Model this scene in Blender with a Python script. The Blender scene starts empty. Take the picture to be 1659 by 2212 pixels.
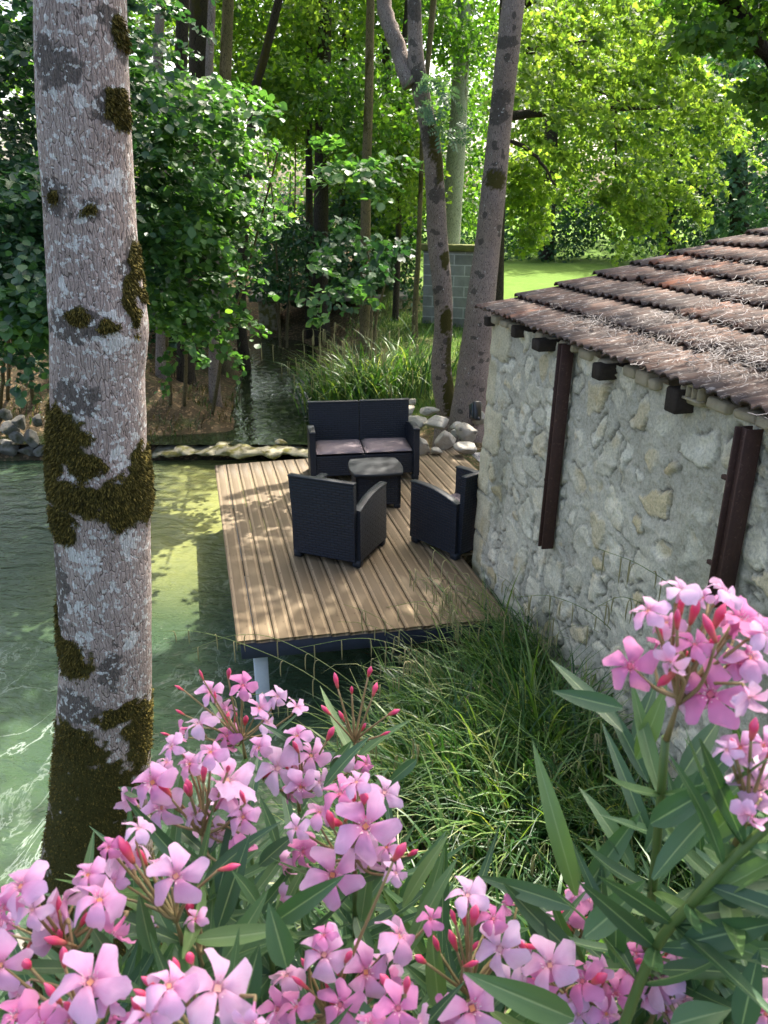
import bpy, math, random
import numpy as np
from mathutils import Vector, Matrix

rng = np.random.default_rng(7)
random.seed(7)
R = math.radians
SC = bpy.context.scene
COL = SC.collection

# ------------------------------------------------------------------ camera
F_PX, CX, CY = 1684.0, 829.5, 1106.0
PITCH = R(21.9)
CAM = np.array([0.0, 0.0, 3.15])
cd = bpy.data.cameras.new('camera')
cam = bpy.data.objects.new('camera', cd)
COL.objects.link(cam)
cam.location = CAM
cam.rotation_euler = (R(90) - PITCH, 0, 0)
cd.sensor_fit = 'VERTICAL'
cd.sensor_height = 36.0
cd.lens = 36.0 * F_PX / 2212.0
cd.clip_start = 0.02
cd.clip_end = 600
cd.dof.use_dof = True
cd.dof.focus_distance = 2.3
cd.dof.aperture_fstop = 15.0
SC.camera = cam

# ------------------------------------------------------------------ light
SUN_EL, SUN_AZ = R(57), R(24)          # azimuth measured from +Y towards +X
SUNDIR = np.array([math.sin(SUN_AZ) * math.cos(SUN_EL), math.cos(SUN_AZ) * math.cos(SUN_EL), math.sin(SUN_EL)])
W = bpy.data.worlds.new('World')
SC.world = W
W.use_nodes = True
wn = W.node_tree
bg = wn.nodes['Background']
sky = wn.nodes.new('ShaderNodeTexSky')
sky.sky_type = 'NISHITA'
sky.sun_disc = False
sky.sun_elevation = SUN_EL
sky.sun_rotation = SUN_AZ
sky.air_density = .75
sky.dust_density = 6.0
sky.ozone_density = 0.0
wn.links.new(sky.outputs[0], bg.inputs[0])
bg.inputs[1].default_value = 0.15
sl = bpy.data.lights.new('sun', 'SUN')
sl.energy = 3.2
sl.angle = R(0.5)
sl.color = (1.0, 0.94, 0.84)
so = bpy.data.objects.new('sun', sl)
COL.objects.link(so)
so.rotation_euler = Vector(SUNDIR).to_track_quat('Z', 'Y').to_euler()
SC.view_settings.view_transform = 'Standard'
SC.view_settings.look = 'None'
SC.view_settings.exposure = 2.1
SC.view_settings.gamma = 1.0
SC.cycles.max_bounces = 7
SC.cycles.diffuse_bounces = 4
SC.cycles.glossy_bounces = 3
SC.cycles.transmission_bounces = 4
SC.cycles.transparent_max_bounces = 4
SC.cycles.sample_clamp_indirect = 6.0
SC.cycles.caustics_reflective = False
SC.cycles.caustics_refractive = False


# ------------------------------------------------------------------ helpers
def ray(px, py):
    dx = (px - CX) / F_PX
    dy = -(py - CY) / F_PX
    c, s = math.cos(PITCH), math.sin(PITCH)
    return np.array([dx, c + dy * s, -s + dy * c])

def at(px, py, Y):            # point seen at a pixel, Y metres ahead
    r = ray(px, py)
    return CAM + r * (Y / r[1])

def gnd(px, py, z=0.0):       # point seen at a pixel on a level plane
    r = ray(px, py)
    return CAM + r * ((z - CAM[2]) / r[2])

def dep(px, py, d):           # point seen at a pixel, at a depth along the view axis
    return CAM + ray(px, py) * d

def nrm(v):
    v = np.asarray(v, float)
    return v / (np.linalg.norm(v, axis=-1, keepdims=True) + 1e-12)

def _h(ix, iy, iz, seed):
    n = (ix * 374761393 + iy * 668265263 + iz * 2147483647 + seed * 974711) & 0xFFFFFFFF
    n = ((n ^ (n >> 13)) * 1274126177) & 0xFFFFFFFF
    n = (n ^ (n >> 16)) & 0xFFFFFF
    return n / float(0xFFFFFF)

def vnoise(p, seed=0):
    p = np.asarray(p, float)
    i = np.floor(p).astype(np.int64)
    f = p - i
    f = f * f * (3 - 2 * f)
    out = 0
    for a in (0, 1):
        for b in (0, 1):
            for c in (0, 1):
                w = (f[:, 0] if a else 1 - f[:, 0]) * (f[:, 1] if b else 1 - f[:, 1]) * (f[:, 2] if c else 1 - f[:, 2])
                out = out + w * _h(i[:, 0] + a, i[:, 1] + b, i[:, 2] + c, seed)
    return out

def fbm(p, octv=4, seed=0):
    p = np.asarray(p, float)
    o, amp, tot = 0, 1.0, 0
    for k in range(octv):
        o = o + amp * vnoise(p * (2 ** k) + k * 17.3, seed + k)
        tot += amp
        amp *= 0.5
    return o / tot            # 0..1

def sstep(a, b, x):
    t = np.clip((x - a) / (b - a), 0, 1)
    return t * t * (3 - 2 * t)

def tag(o, label=None, cat=None, group=None, kind=None):
    if label: o['label'] = label
    if cat: o['category'] = cat
    if group: o['group'] = group
    if kind: o['kind'] = kind
    return o

def mesh_data(name, V, Fs, mats=(), uv=None, cols=None, smooth=True, mi=None):
    V = np.asarray(V, float).reshape(-1, 3)
    if isinstance(Fs, np.ndarray):
        Fs = [Fs]
    Fs = [np.asarray(f, np.int32) for f in Fs if len(f)]
    me = bpy.data.meshes.new(name)
    me.vertices.add(len(V))
    me.vertices.foreach_set('co', V.astype(np.float32).ravel())
    li = np.concatenate([f.ravel() for f in Fs])
    tot = np.concatenate([np.full(len(f), f.shape[1], np.int32) for f in Fs])
    st = np.concatenate([[0], np.cumsum(tot)[:-1]]).astype(np.int32)
    me.loops.add(len(li))
    me.loops.foreach_set('vertex_index', li.astype(np.int32))
    me.polygons.add(len(tot))
    me.polygons.foreach_set('loop_start', st)
    me.polygons.foreach_set('loop_total', tot)
    if smooth is True:
        me.polygons.foreach_set('use_smooth', np.ones(len(tot), bool))
    if mi is not None:
        me.polygons.foreach_set('material_index', np.asarray(mi, np.int32))
    for m in mats:
        me.materials.append(m)
    if uv is not None:
        l = me.uv_layers.new(name='UVMap')
        l.data.foreach_set('uv', np.asarray(uv, np.float32)[li].ravel())
    if cols:
        for k, c in cols.items():
            a = me.color_attributes.new(name=k, type='FLOAT_COLOR', domain='POINT')
            c = np.asarray(c, np.float32)
            if c.shape[1] == 3:
                c = np.hstack([c, np.ones((len(c), 1), np.float32)])
            a.data.foreach_set('color', c.ravel())
    me.update()
    me.validate()
    return me

def link(name, me, parent=None):
    o = bpy.data.objects.new(name, me)
    COL.objects.link(o)
    if parent is not None:
        o.parent = parent
    return o

def empty(name, loc, rz, label, cat, group=None):
    o = bpy.data.objects.new(name, None)
    COL.objects.link(o)
    o.location = Vector(loc)
    o.rotation_euler = (0, 0, rz)
    o.empty_display_size = 0.1
    return tag(o, label, cat, group)

def part(name, root, V, Fs, mat, world=True, **k):
    """child mesh; world=True: V in world coordinates (root unrotated)"""
    V = np.asarray(V, float).reshape(-1, 3)
    if world and root is not None:
        b = root.location
        p = root.parent
        base = np.array(b)
        while p is not None:
            base = base + np.array(p.location)
            p = p.parent
        V = V - base
    mats = mat if isinstance(mat, (list, tuple)) else [mat]
    return link(name, mesh_data(name, V, Fs, mats, **k), root)

class MB:                     # collects simple shapes into one mesh
    def __init__(s):
        s.v, s.q, s.t, s.n = [], [], [], 0
    def add(s, V, Q=None, T=None):
        V = np.asarray(V, float).reshape(-1, 3)
        if Q is not None and len(Q): s.q.append(np.asarray(Q) + s.n)
        if T is not None and len(T): s.t.append(np.asarray(T) + s.n)
        s.v.append(V)
        s.n += len(V)
        return s
    def box(s, c, d, M=None, bev=0.0):
        """bevelled box: centre c, full size d, optional 3x3 axes"""
        hx, hy, hz = np.array(d) / 2.0
        b = min(bev, hx * .9, hy * .9, hz * .9)
        if b <= 0:
            P = np.array([[x, y, z] for x in (-hx, hx) for y in (-hy, hy) for z in (-hz, hz)])
            Q = [[0, 1, 3, 2], [4, 6, 7, 5], [0, 4, 5, 1], [2, 3, 7, 6], [0, 2, 6, 4], [1, 5, 7, 3]]
            T = []
        else:
            P, idx = [], {}
            for sx in (-1, 1):
                for sy in (-1, 1):
                    for sz in (-1, 1):
                        for ax in range(3):
                            p = [sx * (hx - b), sy * (hy - b), sz * (hz - b)]
                            p[ax] = (sx * hx, sy * hy, sz * hz)[ax]
                            idx[(sx, sy, sz, ax)] = len(P)
                            P.append(p)
            P = np.array(P)
            Q, T = [], []
            for ax in range(3):
                o1, o2 = (ax + 1) % 3, (ax + 2) % 3
                for sg in (-1, 1):
                    f = []
                    for (a, c2) in ((-1, -1), (1, -1), (1, 1), (-1, 1)):
                        k = [0, 0, 0]; k[ax] = sg; k[o1] = a; k[o2] = c2
                        f.append(idx[(k[0], k[1], k[2], ax)])
                    Q.append(f if sg > 0 else f[::-1])
                for a in (-1, 1):
                    for c2 in (-1, 1):
                        k0 = [0, 0, 0]; k1 = [0, 0, 0]
                        k0[ax] = -1; k1[ax] = 1
                        k0[o1] = k1[o1] = a; k0[o2] = k1[o2] = c2
                        f = [idx[(*k0, o1)], idx[(*k1, o1)], idx[(*k1, o2)], idx[(*k0, o2)]]
                        Q.append(f if a * c2 < 0 else f[::-1])
            for sx in (-1, 1):
                for sy in (-1, 1):
                    for sz in (-1, 1):
                        f = [idx[(sx, sy, sz, 0)], idx[(sx, sy, sz, 1)], idx[(sx, sy, sz, 2)]]
                        T.append(f if sx * sy * sz > 0 else f[::-1])
        if M is not None:
            P = P @ np.asarray(M, float)
        return s.add(P + np.asarray(c, float), Q, T)
    def tube(s, path, rad, n=8, cap=True):
        V, Q, T = tube_geo(path, rad, n, cap)
        return s.add(V, Q, T)
    def build(s, name, mat, root=None, world=True, **k):
        V = np.concatenate(s.v)
        Fs = []
        if s.q: Fs.append(np.concatenate(s.q))
        if s.t: Fs.append(np.concatenate(s.t))
        return part(name, root, V, Fs, mat, world, **k)

def catmull(P, n):
    P = np.asarray(P, float)
    if len(P) == 2:
        t = np.linspace(0, 1, n)[:, None]
        return P[0] * (1 - t) + P[1] * t
    Q = np.vstack([2 * P[0] - P[1], P, 2 * P[-1] - P[-2]])
    ts = np.linspace(0, len(P) - 1 - 1e-9, n)
    i = ts.astype(int)
    t = (ts - i)[:, None]
    a, b, c, d = Q[i], Q[i + 1], Q[i + 2], Q[i + 3]
    return .5 * (2 * b + (c - a) * t + (2 * a - 5 * b + 4 * c - d) * t * t + (3 * b - a - 3 * c + d) * t ** 3)

def frames(P):
    T = nrm(np.gradient(P, axis=0))
    ref = np.array([1.0, 0, 0]) if abs(T[0][0]) < .8 else np.array([0, 1.0, 0])
    U = np.zeros_like(P)
    u = ref
    for i in range(len(P)):
        u = u - T[i] * np.dot(u, T[i])
        u = u / (np.linalg.norm(u) + 1e-9)
        U[i] = u
    return T, U, np.cross(T, U)

def tube_geo(path, rad, n=8, cap=True):
    P = np.asarray(path, float)
    rad = np.broadcast_to(np.asarray(rad, float), (len(P),))
    T, U, B = frames(P)
    a = np.linspace(0, 2 * np.pi, n, endpoint=False)
    V = P[:, None] + rad[:, None, None] * (np.cos(a)[None, :, None] * U[:, None] + np.sin(a)[None, :, None] * B[:, None])
    V = V.reshape(-1, 3)
    i = np.arange(len(P) - 1)[:, None]; j = np.arange(n)[None]
    j2 = (j + 1) % n
    Q = np.stack([i * n + j, i * n + j2, (i + 1) * n + j2, (i + 1) * n + j], -1).reshape(-1, 4)
    Tt = []
    if cap:
        V = np.vstack([V, P[0], P[-1]])
        c0, c1 = len(V) - 2, len(V) - 1
        m = (len(P) - 1) * n
        Tt = [[c0, (k + 1) % n, k] for k in range(n)] + [[c1, m + k, m + (k + 1) % n] for k in range(n)]
    return V, Q, np.array(Tt, int).reshape(-1, 3)

def grid_quads(nu, nv):
    i = np.arange(nu - 1)[:, None]; j = np.arange(nv - 1)[None]
    return np.stack([i * nv + j, (i + 1) * nv + j, (i + 1) * nv + j + 1, i * nv + j + 1], -1).reshape(-1, 4)

# leaf templates: x across, y along, z up
LT = {
    'diamond': (np.array([[0, 0, 0], [.36, .5, .06], [0, 1, -.05], [-.36, .5, .06]]), np.array([[0, 1, 2], [0, 2, 3]])),
    'hazel': (np.array([[0, 0, 0], [.36, .22, .05], [.44, .55, .05], [.2, .85, .0], [0, 1.02, -.06], [-.2, .85, .0], [-.44, .55, .05], [-.36, .22, .05], [0, .5, -.03]]),
              np.array([[0, 1, 8], [1, 2, 8], [2, 3, 8], [3, 4, 8], [4, 5, 8], [5, 6, 8], [6, 7, 8], [7, 0, 8]])),
    'maple': (np.array([[0, 0, 0], [.28, .1, .02], [.55, .35, -.02], [.26, .48, .03], [.3, .8, -.04], [0, 1, -.08], [-.3, .8, -.04], [-.26, .48, .03], [-.55, .35, -.02], [-.28, .1, .02], [0, .4, -.03]]),
              np.array([[i, (i + 1) % 10, 10] for i in range(10)])),
}
def _pinnate():
    V, T = [], []
    for k in range(6):
        y = .15 + .15 * k
        for sgn in (-1, 1):
            b = np.array([0, y, 0]); d = np.array([sgn * .8, .6, -.25]); d = d / np.linalg.norm(d)
            L = .3 * (1 - .35 * abs(k - 2.5) / 2.5)
            s = np.array([.6 * sgn, -.8, 0]) * .055
            n0 = len(V)
            V += [b, b + d * L * .5 + s, b + d * L, b + d * L * .5 - s]
            T += [[n0, n0 + 1, n0 + 2], [n0, n0 + 2, n0 + 3]]
    n0 = len(V)
    V += [[-.008, 0, 0], [.008, 0, 0], [.005, 1, -.12], [-.005, 1, -.12]]
    T += [[n0, n0 + 1, n0 + 2], [n0, n0 + 2, n0 + 3]]
    return np.array(V, float), np.array(T)
LT['pinnate'] = _pinnate()

def leaf_cloud(P, size, kind='diamond', up=.6, out=None, droop=.3, seed=1, aspect=1.0):
    """leaves at points P: returns verts, tris"""
    r = np.random.default_rng(seed)
    n = len(P)
    tv, tf = LT[kind]
    N = r.normal(size=(n, 3)) * .6
    N[:, 2] += up
    if out is not None:
        N = N + out * .5
    N = nrm(N)
    D = r.normal(size=(n, 3))
    if out is not None:
        D = D + out * .8
    D[:, 2] -= droop
    D = D - N * np.sum(D * N, 1, keepdims=True)
    D = nrm(D)
    X = np.cross(D, N)
    s = size * r.uniform(.65, 1.25, n)
    V = P[:, None] + s[:, None, None] * (aspect * tv[None, :, 0:1] * X[:, None] + (tv[None, :, 1:2] - .3) * D[:, None] + tv[None, :, 2:3] * N[:, None])
    T = tf[None] + (np.arange(n) * len(tv))[:, None, None]
    return V.reshape(-1, 3), T.reshape(-1, 3)

def clumps(C, r, per, seed=1, flat=.55):
    """points around clump centres C with radius r; returns points and outward directions"""
    g = np.random.default_rng(seed)
    C = np.asarray(C, float)
    n = len(C)
    d = nrm(g.normal(size=(n, per, 3)))
    rad = g.uniform(.25, 1.0, (n, per, 1)) ** .6
    d[..., 2] *= flat
    rr = np.broadcast_to(np.asarray(r, float), (n,))
    P = C[:, None] + d * rad * rr[:, None, None]
    return P.reshape(-1, 3), d.reshape(-1, 3)

def sprays(C, D, L, per, width=.10, droop=.35, seed=1):
    """points of leafy sprays: each starts at C, runs along D and sags; leaves lie in a flat fan"""
    g = np.random.default_rng(seed)
    n = len(C)
    D = nrm(D + g.normal(size=(n, 3)) * np.array([.45, .45, .22]))
    Ls = L * g.uniform(.55, 1.35, n)
    t = g.uniform(0, 1, (n, per)) ** .85
    side = nrm(np.cross(D, [0, 0, 1.0]))
    w = width * (1.15 - .8 * t) * Ls[:, None] / L
    P = C[:, None] + D[:, None] * (t * Ls[:, None])[..., None] + side[:, None] * (g.normal(size=(n, per)) * w)[..., None]
    P[..., 2] -= droop * (t ** 2) * Ls[:, None]
    P += g.normal(size=P.shape) * .025
    out = np.broadcast_to(D[:, None], P.shape) + side[:, None] * g.normal(size=(n, per))[..., None] * .5
    return P.reshape(-1, 3), nrm(out.reshape(-1, 3))

def inpoly(x, y, poly):
    x = np.asarray(x); y = np.asarray(y)
    c = np.zeros(x.shape, bool)
    n = len(poly)
    for i in range(n):
        x1, y1 = poly[i]; x2, y2 = poly[(i + 1) % n]
        k = ((y1 > y) != (y2 > y)) & (x < (x2 - x1) * (y - y1) / (y2 - y1 + 1e-12) + x1)
        c ^= k
    return c

def polydist(x, y, poly):
    d = np.full(x.shape, 1e9)
    n = len(poly)
    for i in range(n):
        a = np.array(poly[i]); b = np.array(poly[(i + 1) % n])
        ab = b - a
        t = np.clip(((x - a[0]) * ab[0] + (y - a[1]) * ab[1]) / (ab @ ab + 1e-12), 0, 1)
        d = np.minimum(d, np.hypot(x - a[0] - t * ab[0], y - a[1] - t * ab[1]))
    return d

def region(poly, n, Y0, Y1, seed=1):
    """n points: inside an outline as seen from the photographer's place, spread in depth between Y0 and Y1"""
    g = np.random.default_rng(seed)
    poly = np.array(poly, float)
    lo, hi = poly.min(0), poly.max(0)
    out = []
    while len(out) < n:
        x, y = g.uniform(lo[0], hi[0]), g.uniform(lo[1], hi[1])
        if inpoly(np.array([x]), np.array([y]), poly)[0]:
            out.append(at(x, y, g.uniform(Y0, Y1)))
    return np.array(out)


# ------------------------------------------------------------------ materials
class NT:
    def __init__(s, name):
        s.m = bpy.data.materials.new(name)
        s.m.use_nodes = True
        s.t = s.m.node_tree
        s.b = s.t.nodes['Principled BSDF']
        s.o = s.t.nodes['Material Output']
    def n(s, ty, **k):
        nd = s.t.nodes.new('ShaderNode' + ty)
        for a, b in k.items():
            setattr(nd, a, b)
        return nd
    def l(s, a, b):
        s.t.links.new(a, b)
    def set(s, nd, i, v):
        if hasattr(v, 'is_output') or isinstance(v, bpy.types.NodeSocket):
            s.l(v, nd.inputs[i])
        else:
            nd.inputs[i].default_value = v
    def coord(s, kind='Object', scale=(1, 1, 1)):
        c = s.n('TexCoord')
        mp = s.n('Mapping')
        s.l(c.outputs[kind], mp.inputs[0])
        mp.inputs['Scale'].default_value = scale
        return mp.outputs[0]
    def noise(s, vec, scale, detail=4, rough=.55, dist=0):
        nd = s.n('TexNoise')
        s.l(vec, nd.inputs['Vector'])
        nd.inputs['Scale'].default_value = scale
        nd.inputs['Detail'].default_value = detail
        nd.inputs['Roughness'].default_value = rough
        nd.inputs['Distortion'].default_value = dist
        return nd.outputs['Fac']
    def voro(s, vec, scale, feature='F1', out='Distance'):
        nd = s.n('TexVoronoi', feature=feature)
        s.l(vec, nd.inputs['Vector'])
        nd.inputs['Scale'].default_value = scale
        return nd.outputs[out]
    def ramp(s, fac, stops):
        nd = s.n('ValToRGB')
        s.set(nd, 0, fac)
        el = nd.color_ramp.elements
        while len(el) < len(stops):
            el.new(.5)
        for e, (p, c) in zip(el, stops):
            e.position = p
            e.color = (*c, 1) if len(c) == 3 else c
        return nd.outputs[0]
    def mix(s, fac, a, b, mode='MIX'):
        nd = s.n('Mix', data_type='RGBA', blend_type=mode)
        s.set(nd, 0, fac)
        for i, v in ((6, a), (7, b)):
            if isinstance(v, tuple) and len(v) == 3: v = (*v, 1)
            s.set(nd, i, v)
        return nd.outputs[2]
    def math(s, op, a, b=0.0, c=0.0, clamp=False):
        nd = s.n('Math', operation=op, use_clamp=clamp)
        s.set(nd, 0, a); s.set(nd, 1, b); s.set(nd, 2, c)
        return nd.outputs[0]
    def attr(s, name):
        nd = s.n('Attribute', attribute_name=name)
        return nd
    def sep(s, c):
        nd = s.n('SeparateColor')
        s.l(c, nd.inputs[0])
        return nd.outputs
    def rand(s):
        return s.n('NewGeometry').outputs['Random Per Island']
    def bump(s, h, strength=.5, dist=.01, normal=None):
        nd = s.n('Bump')
        nd.inputs['Strength'].default_value = strength
        nd.inputs['Distance'].default_value = dist
        s.l(h, nd.inputs['Height'])
        if normal is not None:
            s.l(normal, nd.inputs['Normal'])
        return nd.outputs[0]
    def fin(s, col=None, rough=None, normal=None, spec=None):
        if col is not None: s.set(s.b, 'Base Color', (*col, 1) if isinstance(col, tuple) and len(col) == 3 else col)
        if rough is not None: s.set(s.b, 'Roughness', rough)
        if normal is not None: s.l(normal, s.b.inputs['Normal'])
        if spec is not None: s.b.inputs['Specular IOR Level'].default_value = spec
        return s.m

def leafmat(name, stops, trans, tfac=.4, rough=.42, spec=.4, patch=None):
    m = NT(name)
    col = m.ramp(m.rand(), stops)
    if patch:
        co = m.coord('Object')
        col = m.mix(m.ramp(m.noise(co, patch[0], 2), [(.42, (0, 0, 0)), (.62, (1, 1, 1))]), col, patch[1])
    m.fin(col, rough, spec=spec)
    tr = m.n('BsdfTranslucent')
    tcol = m.mix(1.0, col, (*trans, 1), 'MULTIPLY')
    m.l(tcol, tr.inputs[0])
    mx = m.n('MixShader')
    mx.inputs[0].default_value = tfac
    m.l(m.b.outputs[0], mx.inputs[1]); m.l(tr.outputs[0], mx.inputs[2])
    m.l(mx.outputs[0], m.o.inputs[0])
    return m.m

M = {}
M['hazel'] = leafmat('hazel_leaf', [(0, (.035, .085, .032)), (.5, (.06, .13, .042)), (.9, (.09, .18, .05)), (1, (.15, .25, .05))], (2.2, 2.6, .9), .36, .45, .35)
M['hazel_dark'] = leafmat('dark_hazel_leaf', [(0, (.017, .05, .026)), (.6, (.032, .082, .036)), (1, (.055, .12, .04))], (2.0, 2.4, 1.0), .28, .45, .4)  # darkened copy of the hazel greens: shade put into the leaf colour
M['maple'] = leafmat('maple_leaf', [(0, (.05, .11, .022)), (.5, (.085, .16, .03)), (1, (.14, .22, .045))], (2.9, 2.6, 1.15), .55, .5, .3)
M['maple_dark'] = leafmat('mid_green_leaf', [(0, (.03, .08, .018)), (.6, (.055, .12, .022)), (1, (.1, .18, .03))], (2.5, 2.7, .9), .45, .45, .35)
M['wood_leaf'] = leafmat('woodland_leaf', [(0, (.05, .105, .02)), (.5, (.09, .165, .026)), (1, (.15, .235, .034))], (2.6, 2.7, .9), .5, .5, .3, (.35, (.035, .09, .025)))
M['haze_leaf'] = leafmat('hazed_shaded_leaf', [(0, (.025, .07, .042)), (.6, (.05, .11, .06)), (1, (.09, .16, .07))], (1.9, 2.2, 1.1), .3, .5, .35)  # bluish cast of shade and distant haze put into the leaf colour
M['ash_leaf'] = leafmat('ash_leaf', [(0, (.06, .12, .08)), (1, (.11, .19, .11))], (1.8, 2.0, 1.0), .25, .5, .3)


def grassmat(name, stops, trans=(2.2, 2.4, .7), tfac=.3):
    return leafmat(name, stops, trans, tfac, .4, .4)
M['grass'] = grassmat('sedge_blade', [(0, (.018, .058, .02)), (.45, (.045, .11, .028)), (.74, (.09, .165, .04)), (.88, (.16, .23, .07)), (1, (.30, .30, .14))])
M['grass_dark'] = grassmat('bank_grass_blade', [(0, (.018, .055, .016)), (.6, (.04, .10, .022)), (1, (.10, .17, .04))])
M['straw'] = grassmat('straw_blade', [(0, (.13, .10, .05)), (.6, (.27, .21, .125)), (1, (.42, .36, .26))], (1.2, 1.1, .8), .2)
M['sstem'] = grassmat('sedge_stem', [(0, (.10, .15, .05)), (1, (.17, .21, .08))])
M['litter'] = grassmat('bank_litter', [(0, (.03, .024, .014)), (.4, (.055, .045, .026)), (.6, (.09, .07, .042)), (.62, (.02, .05, .018)), (1, (.045, .09, .028))])
M['catkin'] = grassmat('sedge_catkin', [(0, (.2, .2, .09)), (.6, (.34, .3, .15)), (1, (.42, .36, .2))], (1.2, 1.2, .8), .15)


def barkmat(name, base, base2, crack, scale=1.0, moss=(.06, .055, .014), lich=(.86, .86, .82), lichen_thr=.62):
    m = NT(name)
    co = m.coord('Object')
    nz = m.n('TexNoise'); m.l(co, nz.inputs['Vector']); nz.inputs['Scale'].default_value = 9 / scale; nz.inputs['Detail'].default_value = 3
    dv = m.n('VectorMath', operation='MULTIPLY_ADD')
    m.l(nz.outputs['Color'], dv.inputs[0]); dv.inputs[1].default_value = (.03 * scale, .03 * scale, .05 * scale); m.l(co, dv.inputs[2])
    mp = m.n('Mapping'); m.l(dv.outputs[0], mp.inputs[0]); mp.inputs['Scale'].default_value = (1, 1, .17)
    v1 = m.voro(mp.outputs[0], 62 / scale, 'DISTANCE_TO_EDGE')
    mp2 = m.n('Mapping'); m.l(dv.outputs[0], mp2.inputs[0]); mp2.inputs['Scale'].default_value = (1, 1, .33)
    v2 = m.voro(mp2.outputs[0], 130 / scale, 'DISTANCE_TO_EDGE')
    plate = m.math('MINIMUM', m.math('MULTIPLY', v1, 5.0, clamp=True), m.math('MULTIPLY_ADD', v2, 4.0, .35, clamp=True))
    big = m.noise(co, 3.5 / scale, 4)
    fine = m.noise(co, 130 / scale, 3, .7)
    c = m.mix(m.ramp(big, [(.35, (0, 0, 0)), (.65, (1, 1, 1))]), base, base2)
    c = m.mix(m.math('MULTIPLY', m.ramp(fine, [(.35, (0, 0, 0)), (.7, (1, 1, 1))]), .4), c, tuple(min(1, x * 1.6) for x in base))
    c = m.mix(m.ramp(plate, [(.05, (1, 1, 1)), (.3, (0, 0, 0))]), c, crack)
    at_ = m.sep(m.attr('mask').outputs['Color'])
    blot = m.noise(co, 24 / scale, 5, .65)
    def msk(ch, lo=.5, gain=5):
        s_ = m.math('ADD', ch, m.math('MULTIPLY_ADD', blot, 1.1, -.55))
        return m.math('MULTIPLY', m.math('SUBTRACT', s_, lo), gain, clamp=True)
    dk = msk(at_[1])
    c = m.mix(m.math('MULTIPLY', dk, m.math('MULTIPLY_ADD', m.noise(co, 60 / scale, 4, .7), .9, .3, clamp=True)), c, (.06, .055, .048))
    # pale lichen crusts
    lv = m.noise(co, 30 / scale, 4, .6)
    lv = m.math('ADD', lv, m.math('MULTIPLY', at_[2], .16))
    spot = m.ramp(lv, [(lichen_thr, (0, 0, 0)), (lichen_thr + .03, (1, 1, 1))])
    lm = m.math('MULTIPLY', spot, .9)
    lm = m.math('MULTIPLY', lm, m.math('MULTIPLY_ADD', plate, .6, .5, clamp=True))
    c = m.mix(lm, c, m.mix(m.noise(co, 20 / scale), lich, (.6, .62, .56)))
    ms = msk(at_[0], .5, 2.0)
    mossc = m.mix(m.noise(co, 90 / scale, 3), tuple(x * .45 for x in moss), tuple(x * 1.7 for x in moss))
    c = m.mix(ms, c, mossc)
    h = m.math('ADD', m.math('MULTIPLY', plate, .6), m.math('MULTIPLY', fine, .45))
    h = m.math('ADD', h, m.math('MULTIPLY', ms, m.math('MULTIPLY', m.noise(co, 160 / scale, 3), 1.5)))
    return m.fin(c, .88, m.bump(h, .95, .011 * scale), .15)
M['bark_near'] = barkmat('grey_bark', (.42, .345, .30), (.32, .255, .22), (.075, .058, .048), .66, lichen_thr=.565)
M['bark_mid'] = barkmat('brown_grey_bark', (.29, .235, .205), (.2, .16, .138), (.06, .048, .04), 1.0, lichen_thr=.66)
M['bark_pale'] = barkmat('pale_bark', (.36, .38, .28), (.25, .27, .19), (.12, .12, .09), 1.6, lichen_thr=.72)
M['bark_dark'] = barkmat('dark_bark', (.06, .05, .038), (.04, .034, .026), (.015, .013, .01), 1.6, lichen_thr=.8)
M['bark_tan'] = barkmat('tan_bark', (.2, .16, .09), (.12, .11, .05), (.05, .04, .025), 1.4, lichen_thr=.8)

m = NT('moss_tuft')
M['moss'] = m.fin(m.ramp(m.rand(), [(0, (.026, .024, .008)), (.5, (.075, .064, .015)), (1, (.17, .13, .03))]), .85, spec=.1)


# ------------------------------------------------------------------ place frame
AX = R(13.6)
U2 = np.array([-math.sin(AX), math.cos(AX), 0])     # along the deck planks, away
V2 = np.array([math.cos(AX), math.sin(AX), 0])      # across, to the right
O2 = np.array([-1.13, 5.17, 0.0])
def D(u, v, z=0.0):
    return O2 + U2 * u + V2 * v + np.array([0, 0, z])
WALL_U, WALL_V = 1.02, 2.27                          # corner of the stone building in the deck frame
C0 = D(WALL_U, WALL_V)
BAT = .034                                           # the old wall leans back a little
def wallhit(px, py):                                 # (distance along the wall from its corner, height)
    r = ray(px, py)
    n = V2 - np.array([0, 0, BAT])
    t = ((C0 - CAM) @ n) / (r @ n)
    p = CAM + r * t
    return float((C0 - p) @ U2), float(p[2])
def WP(s, z, o=0.0):                                 # point on the wall face, o metres proud of it
    return C0 - U2 * s + V2 * (BAT * z - o) + np.array([0, 0, z])

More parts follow.
